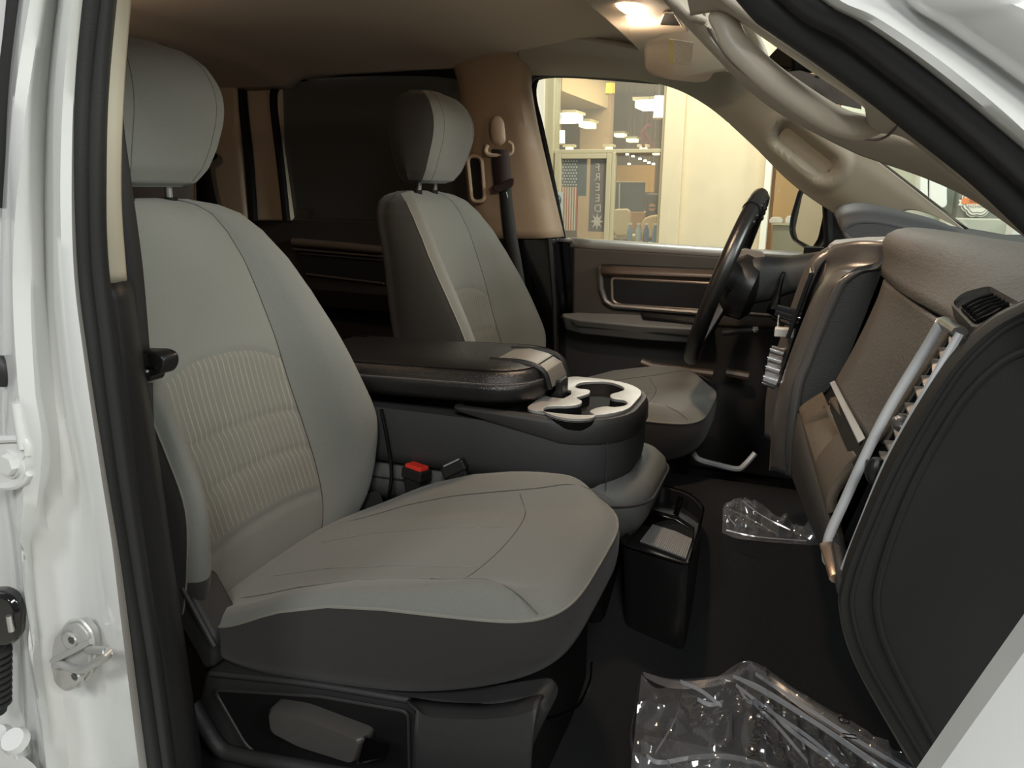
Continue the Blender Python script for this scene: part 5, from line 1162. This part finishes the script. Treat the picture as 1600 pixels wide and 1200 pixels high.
# shop room
WALLB = mat('shop_wall_brown', (150, 122, 98), .8); CEIL = mat('shop_ceiling', (196, 172, 140), .9)
S('ceiling_shop', MB().box((X(800) - 6, YS + .05, 3.1), (X(1200) + 2, 17, 3.2)), CEIL, 'beige ceiling inside the shop', 'ceiling', smooth=False)
S('wall_shop', MB().box((-12, 16.5, GZ), (4, 16.7, 3.1)), WALLB, 'brown rear wall inside the shop', 'wall', smooth=False)
S('wall_shop_side', MB().box((-10.5, YS + .1, GZ), (-10.3, 16.5, 3.1)), WALLB, 'brown side wall inside the shop', 'wall', smooth=False)
y2 = 13.0
S('wall_shop_partition', MB().box((X(905, 250, y2), y2, GZ), (X(950, 250, y2), y2 + .3, 3.1)), mat('partition', (176, 150, 122), .8), 'tan partition column inside the shop', 'wall', smooth=False)
S('wall_shop_soffit', MB().prism([(X(852, 150, 9.5), 9.0, 2.45), (X(948, 200, 13), 13.0, 2.45), (X(948, 200, 13) - 4, 13.0, 2.45), (X(852, 150, 9.5) - 3, 9.0, 2.45)], (0, 0, .6)), CEIL, 'sloping soffit edge under the shop ceiling', 'wall', smooth=False)
S('wall_shop_yellow', MB().box((X(964, 270, 15), 15, Z(990, 300, 15)), (X(1023, 270, 15), 15.1, Z(990, 258, 15))), mat('yellow_wall', (206, 160, 92), .8), 'yellow back panel deep inside the shop', 'wall', smooth=False)
area('shop_light', (-2.2, 11.5, 3.0), (-2.2, 11.5, 0), 2.2, 150, (1.0, .84, .62), 3.0)
area('shop_light.001', (-3.2, 9.2, 2.9), (-3.0, 9.6, 0), 1.2, 40, (1.0, .86, .66), .8)
GLW = mat('tube_light', (255, 250, 235), .5, emit=(255, 246, 226), estr=6)
WRM = mat('warm_glow', (255, 236, 190), .5, emit=(255, 226, 160), estr=3.2)
ORG_ = mat('orange_glow', (255, 180, 110), .5, emit=(255, 150, 70), estr=1.6)
def ceil_light(px0, px1, py, y, lab, m, h=.06, dep=.5):
    z = Z((px0 + px1) / 2, py, y); o = MB().box((X(px0, py, y), y, z - h / 2), (X(px1, py, y), y + dep, z + h / 2))
    t = root('ceiling_light', ((X(px0, py, y) + X(px1, py, y)) / 2, y, z), lab, 'light'); obj('diffuser', o, m, t, bevel=.015)
    obj('housing', MB().box((X(px0, py, y) - .03, y - .03, z + h / 2), (X(px1, py, y) + .03, y + dep + .03, z + h / 2 + .04)), CRL, t)
ceil_light(850, 897, 183, 10.5, 'wide bright ceiling light at the left of the shop', GLW, .12)
ceil_light(992, 1030, 162, 9.6, 'bright ceiling light beside the right hanging lamp', GLW, .10)
ceil_light(904, 920, 194, 12, 'small warm ceiling light near the partition column', WRM, .09)
for k, (px, py) in enumerate(((888, 232), (950, 232), (1004, 232), (1024, 240))):
    ceil_light(px - 5, px + 5, py, 10.2, ['small warm ceiling spot above the flag', 'small warm ceiling spot above the door lock side', 'small warm ceiling spot under the red ribbon', 'small warm ceiling spot nearest the cream wall'][k], WRM, .04, .12)
for k, (px, py) in enumerate(((962, 211), (981, 219))):
    ceil_light(px - 3, px + 12, py, 14, ['orange glowing ceiling strip left of the red ribbon', 'lower orange glowing ceiling strip near the red ribbon'][k], WRM, .06, .3)
props(obj('wall_sign', wb(956, 1000, Z(980, 216, 15.5), Z(980, 198, 15.5), 15.5, 15.6, 206), ORG_, None), 'orange glowing wall sign deep in the shop', 'sign')
sp = [(980, 240), (989, 243), (1000, 247), (1008, 250), (1014, 253), (1021, 255), (983, 255)]
for px, py in sp:
    q = A(px, py, y=14); k = sp.index((px, py)); t = root('spot_lamp', q, ['first', 'second', 'third', 'fourth', 'fifth', 'sixth', 'lowest left'][k] + (' tiny white ceiling spot of the slanting row above the yellow panel' if k < 6 else ' tiny white ceiling spot apart from the slanting row'), 'light', 'ceiling spots above the yellow panel')
    obj('spot_lens', MB().disc(q, (0, 0, -1), .03, .03, 12), GLW, t); obj('spot_cord', MB().tube([q, (q.x, q.y, 3.1)], .004, 5), mat('cord', (128, 106, 86), .6), t)
def pendant(px, py0, py1, y, lab, m):
    c = A(px, py0, y=y); h = c.z - Z(px, py1, y); r_ = .055 * (y + 1.42) / 9.4
    t = root('pendant_lamp', (c.x, y, c.z - h), lab, 'lamp')
    obj('lamp_shade', MB().disc((c.x, y, c.z - h), (0, 0, 1), r_, h, 20, r_ * .95), m, t); obj('lamp_cord', MB().tube([(c.x, y, c.z), (c.x, y, 3.1)], .006, 6), mat('cord', (128, 106, 86), .6), t)
    obj('lamp_ring', MB().disc((c.x, y, c.z - h - .015), (0, 0, 1), r_ * 1.05, .015, 20), mat('lamp_brass', (196, 170, 100), .3, metal=.7), t)
pendant(876, 204, 224, 8.6, 'glowing cylinder pendant lamp above the door', mat('lamp_paper', (255, 244, 214), .5, emit=(255, 238, 196), estr=4))
pendant(1030, 150, 184, 8.4, 'glowing cylinder pendant lamp beside the cream wall', mat('lamp_paper', (0, 0, 0)))
pendant(954, 130, 146, 9.0, 'dim yellow pendant lamp high in the shop window', mat('lamp_yellow', (226, 190, 70), .5, emit=(226, 180, 60), estr=.7))
# flag on the door
t = root('flag', A(890, 300, y=YS + .0085), 'stars and stripes flag hanging inside the glass door', 'flag')
yF = YS + .0085; fx0, fx1 = X(877, 300, yF), X(902, 300, yF); fz0, fzm, fz1 = Z(890, 360, yF), Z(890, 292, yF), Z(890, 249, yF)
obj('star_field', MB().box((fx0, yF, fzm), (fx1, yF + .01, fz1)), mat('flag_blue', (84, 84, 98), .9), t, smooth=False, label='dark blue field with white stars')
for r in range(9):
    for c_ in range(6 if r % 2 == 0 else 5):
        sx = fx0 + (fx1 - fx0) * ((c_ + .5 + (0 if r % 2 == 0 else .5)) / 6); sz = fz1 - (fz1 - fzm) * (r + .6) / 9.3
        o = []
        for k in range(10):
            rr = .013 if k % 2 == 0 else .006; a = math.pi / 2 + k * math.pi / 5; o.append(Vector((sx + rr * math.cos(a), yF - .003, sz + rr * math.sin(a))))
        obj('star', MB().prism(o, (0, .003, 0)), mat('flag_white', (222, 212, 196), .9), t, smooth=False)
for k in range(13):
    a = fx0 + (fx1 - fx0) * k / 13; b = fx0 + (fx1 - fx0) * (k + 1) / 13
    obj('stripe', MB().box((a, yF, fz0), (b, yF + .01, fzm)), mat('flag_red', (196, 96, 70), .9) if k % 2 == 0 else mat('flag_white', (0, 0, 0)), t, smooth=False)
yB = YS + .009
props(obj('hanging_board', MB().box((X(903, 280, yB), yB, Z(910, 306, yB)), (X(916, 280, yB), yB + .02, Z(910, 246, yB))), mat('dark_panel', (78, 82, 88), .6), None), 'dark grey panel hanging between the flag and the banner', 'panel')
t = root('banner', A(934, 300, y=yB), 'dark mauve vertical banner with mirrored pale letters', 'banner')
obj('banner_cloth', MB().box((X(921, 300, yB), yB, Z(934, 362, yB)), (X(947, 300, yB), yB + .01, Z(934, 246, yB))), mat('banner_mauve', (104, 84, 84), .9), t, smooth=False)
LET = mat('banner_letter', (196, 182, 170), .8)
for ch, py in (('F', 262), ('R', 277), ('E', 293), ('E', 310), ('D', 326)):
    text(ch, A(934, py, y=yB) + Vector((0, -.004, 0)), (-1, 0, 0), (0, 0, 1), .13, LET, t, 'letter')
c_ = A(933, 346, y=yB) + Vector((0, -.004, 0)); o = []
for k in range(16):
    rr = .11 if k % 2 == 0 else .045; a = k * math.pi / 8; o.append(c_ + Vector((rr * .8 * math.cos(a), 0, rr * math.sin(a))))
obj('burst_print', MB().prism(o, (0, .003, 0)), LET, t, smooth=False)
# window notice plate
t = root('window_notice', A(870, 320, y=YS - .06), 'pale grey notice with two round emblems on the door edge', 'notice')
obj('notice_plate', MB().box((X(862, 320, 7.9), 7.9, Z(870, 340, 7.9)), (X(879, 320, 7.9), 7.91, Z(870, 300, 7.9))), mat('notice_grey', (186, 190, 186), .6), t, smooth=False)
for py, r_ in ((313, .050), (333, .032)):
    c_ = A(870.5, py, y=7.9); obj('emblem_ring', MB().tube([c_ + Vector((r_ * math.cos(a * .314), -.004, r_ * 1.25 * math.sin(a * .314))) for a in range(20)], .007, 6, closed=True), mat('notice_ink', (96, 104, 112), .6), t)
    obj('emblem_bar', MB().box(c_ + Vector((-r_, -.006, -.012)), c_ + Vector((r_, -.002, .012))), mat('notice_ink', (0, 0, 0)), t, smooth=False)
# furniture behind the right pane
yC = 10.0
t = root('display_board', A(985, 305, y=yC), 'large dark display board on a stand in the shop', 'board')
obj('board', MB().box((X(960, 300, yC), yC, Z(985, 331, yC)), (X(1007, 300, yC), yC + .05, Z(985, 285, yC))), mat('board_dark', (52, 54, 60), .25, coat=.4), t, bevel=.01)
obj('stand_pole', MB().tube([A(968, 286, y=yC - .05), A(967, 372, y=yC - .05)], .012, 8), STEEL, t); obj('board_trim', MB().box((X(960, 284, yC), yC - .02, Z(985, 285, yC)), (X(1007, 284, yC), yC + .05, Z(985, 283.5, yC))), CRL, t)
t = root('office_chair', A(971, 372, y=9.4), 'beige high back chair behind the shop mullion', 'chair')
ch = outline_round(CV([(957, 327), (983, 326), (985, 340), (983, 362), (978, 368), (962, 368), (957, 360)], y=9.4), .06, 4)
obj('backrest', MB().loft([ch, shrink(ch, 1.0, (0, .08, 0))]), mat('chair_beige', (196, 176, 146), .7), t, bevel=.02)
obj('seat', MB().box((X(957, 370, 9.4), 9.45, Z(970, 374, 9.4)), (X(986, 370, 9.4), 9.95, Z(970, 368, 9.4))), mat('chair_beige', (0, 0, 0)), t, bevel=.02); obj('pedestal', MB().tube([A(971, 374, y=9.6), Vector((A(971, 374, y=9.6).x, 9.6, GZ))], .03, 8), STEEL, t)
t = root('armchair', A(1018, 372, y=9.6), 'rounded tan armchair behind the water bottles', 'chair')
ach = outline_round(CV([(1001, 350), (1006, 341), (1018, 336), (1031, 336), (1032, 372), (1002, 372)], y=9.8), .08, 4)
obj('backrest', MB().loft([ach, shrink(ach, .98, (0, .2, 0))]), mat('armchair_tan', (190, 164, 128), .8), t, bevel=.03); obj('seat', MB().box((X(1000, 372, 9.4), 9.4, GZ + .2), (X(1032, 372, 9.4), 9.9, GZ + .45)), mat('armchair_tan', (0, 0, 0)), t, bevel=.03)
t = root('dark_cabinet', A(1021, 335, y=10.3), 'dark cabinet with a round tan emblem in the shop', 'cabinet')
obj('cabinet_body', MB().box((X(1009, 320, 10.3), 10.3, GZ), (X(1034, 320, 10.3), 10.8, Z(1021, 303, 10.3))), mat('cabinet_dark', (70, 56, 54), .5), t, bevel=.01)
c_ = A(1019, 324, y=10.3); obj('emblem', MB().disc(c_ + Vector((0, -.004, 0)), (0, -1, 0), .055, .006, 20), mat('emblem_tan', (186, 130, 100), .5), t); obj('emblem_band', MB().box(c_ + Vector((-.055, -.014, -.012)), c_ + Vector((.055, -.010, .012))), mat('cabinet_dark', (0, 0, 0)), t)
props(obj('wooden_counter', MB().box((X(984, 334, 10.6), 10.6, GZ), (X(1009, 334, 10.6), 11.1, Z(995, 331, 10.6))), mat('counter_wood', (170, 124, 76), .5, var=.1, vscale=8), None, bevel=.01), 'wooden counter edge beneath the dark board', 'counter')
BLU = mat('bottle_blue', (120, 150, 186), .15, coat=.5)
for k, (px, py, lab) in enumerate(((984, 367, 'pale blue water bottle left of the group under the board'), (997, 366, 'blue water bottle in the middle of the group'), (1010, 355, 'deep blue water bottle standing tallest in front of the armchair'), (1023, 368, 'blue water bottle nearest the cream wall'))):
    c_ = A(px, py, y=8.9); c_.z = A(1000, 366, y=8.9).z; t = root('water_bottle', c_ - Vector((0, 0, .12)), lab, 'bottle', 'water bottles in the shop window')
    mB = [BLU, mat('bottle_pale', (170, 190, 206), .15, coat=.5), mat('bottle_deep', (76, 108, 160), .15, coat=.5), BLU][k]
    b = MB(); rr = [(.034, -.12), (.038, -.10), (.038, .03), (.032, .07), (.016, .10), (.016, .12)]
    b.loft([[c_ + Vector((r_ * math.cos(a * .4488), r_ * math.sin(a * .4488), z)) for a in range(14)] for r_, z in rr]); obj('bottle_body', b, mB, t); obj('bottle_cap', MB().disc(c_ + Vector((0, 0, .12)), (0, 0, 1), .025, .025, 12), mat('cap_white', (220, 222, 220), .4), t)
props(obj('display_table', MB().box((X(978, 374, 8.8), 8.8, GZ), (X(1030, 374, 8.8), 9.3, A(1000, 366, y=8.9).z - .121)), CRL, None, bevel=.01), 'low cream display table under the water bottles', 'table')
t = root('red_ribbon', A(1013, 215, y=9.0), 'folded red ribbon hanging high in the shop window', 'ribbon')
RB = mat('ribbon_red', (150, 52, 56), .35)
obj('ribbon_loop', MB().tube(spl(CV([(1006, 231), (1003, 214), (1004, 206), (1013, 196), (1017, 198)], y=9.0), 20), .02, 8, flat=.4), RB, t); obj('ribbon_string', MB().tube([A(1013, 196, y=9.0), Vector((A(1013, 196, y=9.0).x, 9.0, 3.1))], .003, 5), RB, t); obj('ribbon_tail', MB().tube(spl(CV([(1006, 205), (1012, 216), (1018, 226), (1021, 233)], y=9.02), 14), .018, 8, flat=.4), RB, t)
# right of the cream wall
S('wall_right_bay', wb(1203, 1300, GZ, 3.6, YS + 1.0, YS + 1.2), mat('tan_bay', (204, 176, 134), .8), 'tan wall in the bay right of the white post', 'wall', smooth=False)
t = root('counter_box', A(1230, 372, y=YS + .6), 'grey green counter in the bay right of the white post', 'counter')
obj('counter_front', MB().box((X(1206, 370, 8.6), 8.6, GZ), (X(1262, 370, 8.6), 8.9, Z(1230, 352, 8.6))), mat('counter_grey', (150, 146, 128), .7), t, bevel=.01)
obj('counter_top', MB().box((X(1204, 370, 8.6), 8.55, Z(1230, 352, 8.6)), (X(1262, 370, 8.6), 8.95, Z(1230, 349, 8.6))), CRL, t)
for k, (px, py, lab) in enumerate(((1213, 339, 'white paper stack on the grey green counter'), (1238, 337, 'crumpled white bag on the grey green counter'))):
    c_ = A(px, py, y=8.7); h = c_.z - Z(1230, 349, 8.7)
    props(obj(['paper_stack', 'paper_bag'][k], MB().loft([[Vector((c_.x + sx * r_, 8.7 + sy * .06, c_.z - h + zz)) for sx, sy in ((-1, -1), (1, -1), (1.1, 1), (-.9, 1))] for r_, zz in ((.075, 0), (.08, h * .5), (.05, h))]), mat('cap_white', (0, 0, 0)), None, bevel=.015), lab, 'paper')
# seen through the windshield
yW = 7.6
S('wall_grey_green', MB().box((X(1300, 300, yW + .4), yW + .4, GZ), (X(1700, 300, yW + .4), yW + .6, 3.4)), mat('grey_green_wall', (196, 204, 186), .6), 'pale grey green wall beyond the windshield', 'wall', smooth=False)
for k, (a, b, zb_, lab) in enumerate(((1438, 1449, 314, 'narrow white door panel beyond the windshield'), (1453, 1479, 326, 'wide white door panel beyond the windshield'))):
    o = outline_round([A(a, 200, y=yW), A(b, 200, y=yW), A(b + 1, zb_, y=yW), A(a - 1, zb_ - 3, y=yW)], .06, 4)
    props(obj('door_panel_board', MB().prism(o, (0, .40, 0)), mat('white_board', (240, 244, 240), .4), None, bevel=.012), lab, 'panel')
t = root('exchange_sign', A(1528, 318, y=yW), 'grey board with a white scalloped exchange badge and orange ribbon', 'sign')
obj('sign_board', MB().box((X(1499, 320, yW), yW + .05, Z(1530, 343, yW)), (X(1640, 320, yW), yW + .40, Z(1530, 270, yW))), mat('sign_grey', (150, 152, 142), .7), t, smooth=False)
bc_ = A(1529, 315, y=yW); PXM = (A(1530, 315, y=yW) - A(1529, 315, y=yW)).length
def badge(r_, dy, amp):
    o = []
    for k in range(80):
        a = 2 * math.pi * k / 80; rr = r_ * PXM * (1 + amp * abs(math.sin(4 * a)) - amp * .5); o.append(bc_ + Vector((rr * math.cos(a), dy, rr * math.sin(a) * 1.0)))
    return o
WB = mat('badge_white', (238, 236, 222), .6); GB = mat('badge_grey', (128, 128, 118), .6)
obj('badge_edge', MB().prism(badge(27, 0, .10), (0, .01, 0)), WB, t, smooth=False); obj('badge_ring', MB().prism(badge(25.2, -.004, .10), (0, .004, 0)), GB, t, smooth=False); obj('badge_face', MB().prism(badge(23.2, -.008, .10), (0, .004, 0)), WB, t, smooth=False)
bx = lambda u, v, dy=-.014: bc_ + Vector((u * PXM, dy, v * PXM))
obj('badge_inner_ring', MB().prism(badge(20, -.010, .10), (0, .002, 0)), GB, t, smooth=False); obj('badge_center', MB().prism(badge(18.8, -.012, .10), (0, .002, 0)), WB, t, smooth=False)
for sg in (-1, 1):
    obj('ribbon_tail', MB().prism([bx(sg * 24, 3, -.011), bx(sg * 32, 3, -.011), bx(sg * 29.5, -2, -.011), bx(sg * 32, -7, -.011), bx(sg * 24, -7, -.011)], (0, .002, 0)), WB, t, smooth=False)
obj('badge_ribbon', MB().prism([bx(-27, 6), bx(27, 6), bx(27, -4.5), bx(-27, -4.5)], (0, .003, 0)), mat('badge_orange', (232, 140, 84), .6), t, smooth=False)
BI = mat('badge_ink', (110, 92, 74), .7)
text('500 MILE', bx(0, .6, -.017), (1, 0, 0), (0, 0, 1), 8.2 * PXM, BI, t, 'badge_text'); text('EXCHANGE', bx(0, -8.6, -.017), (1, 0, 0), (0, 0, 1), 6.2 * PXM, BI, t, 'badge_text')
S('trim_23', MB().box((X(1480, 345, 6.9), 6.9, GZ), (X(1700, 345, 6.9), 7.4, Z(1550, 344, 6.9))), mat('pale_ledge', (190, 194, 178), .6), 'pale low ledge below the exchange sign', 'trim', smooth=False)
props(obj('white_box', MB().box((X(1582, 355, 6.6), 6.6, GZ), (X(1640, 355, 6.6), 6.85, Z(1590, 350, 6.6))), mat('white_board', (0, 0, 0)), None, bevel=.01), 'plain white box low beyond the windshield corner', 'box')
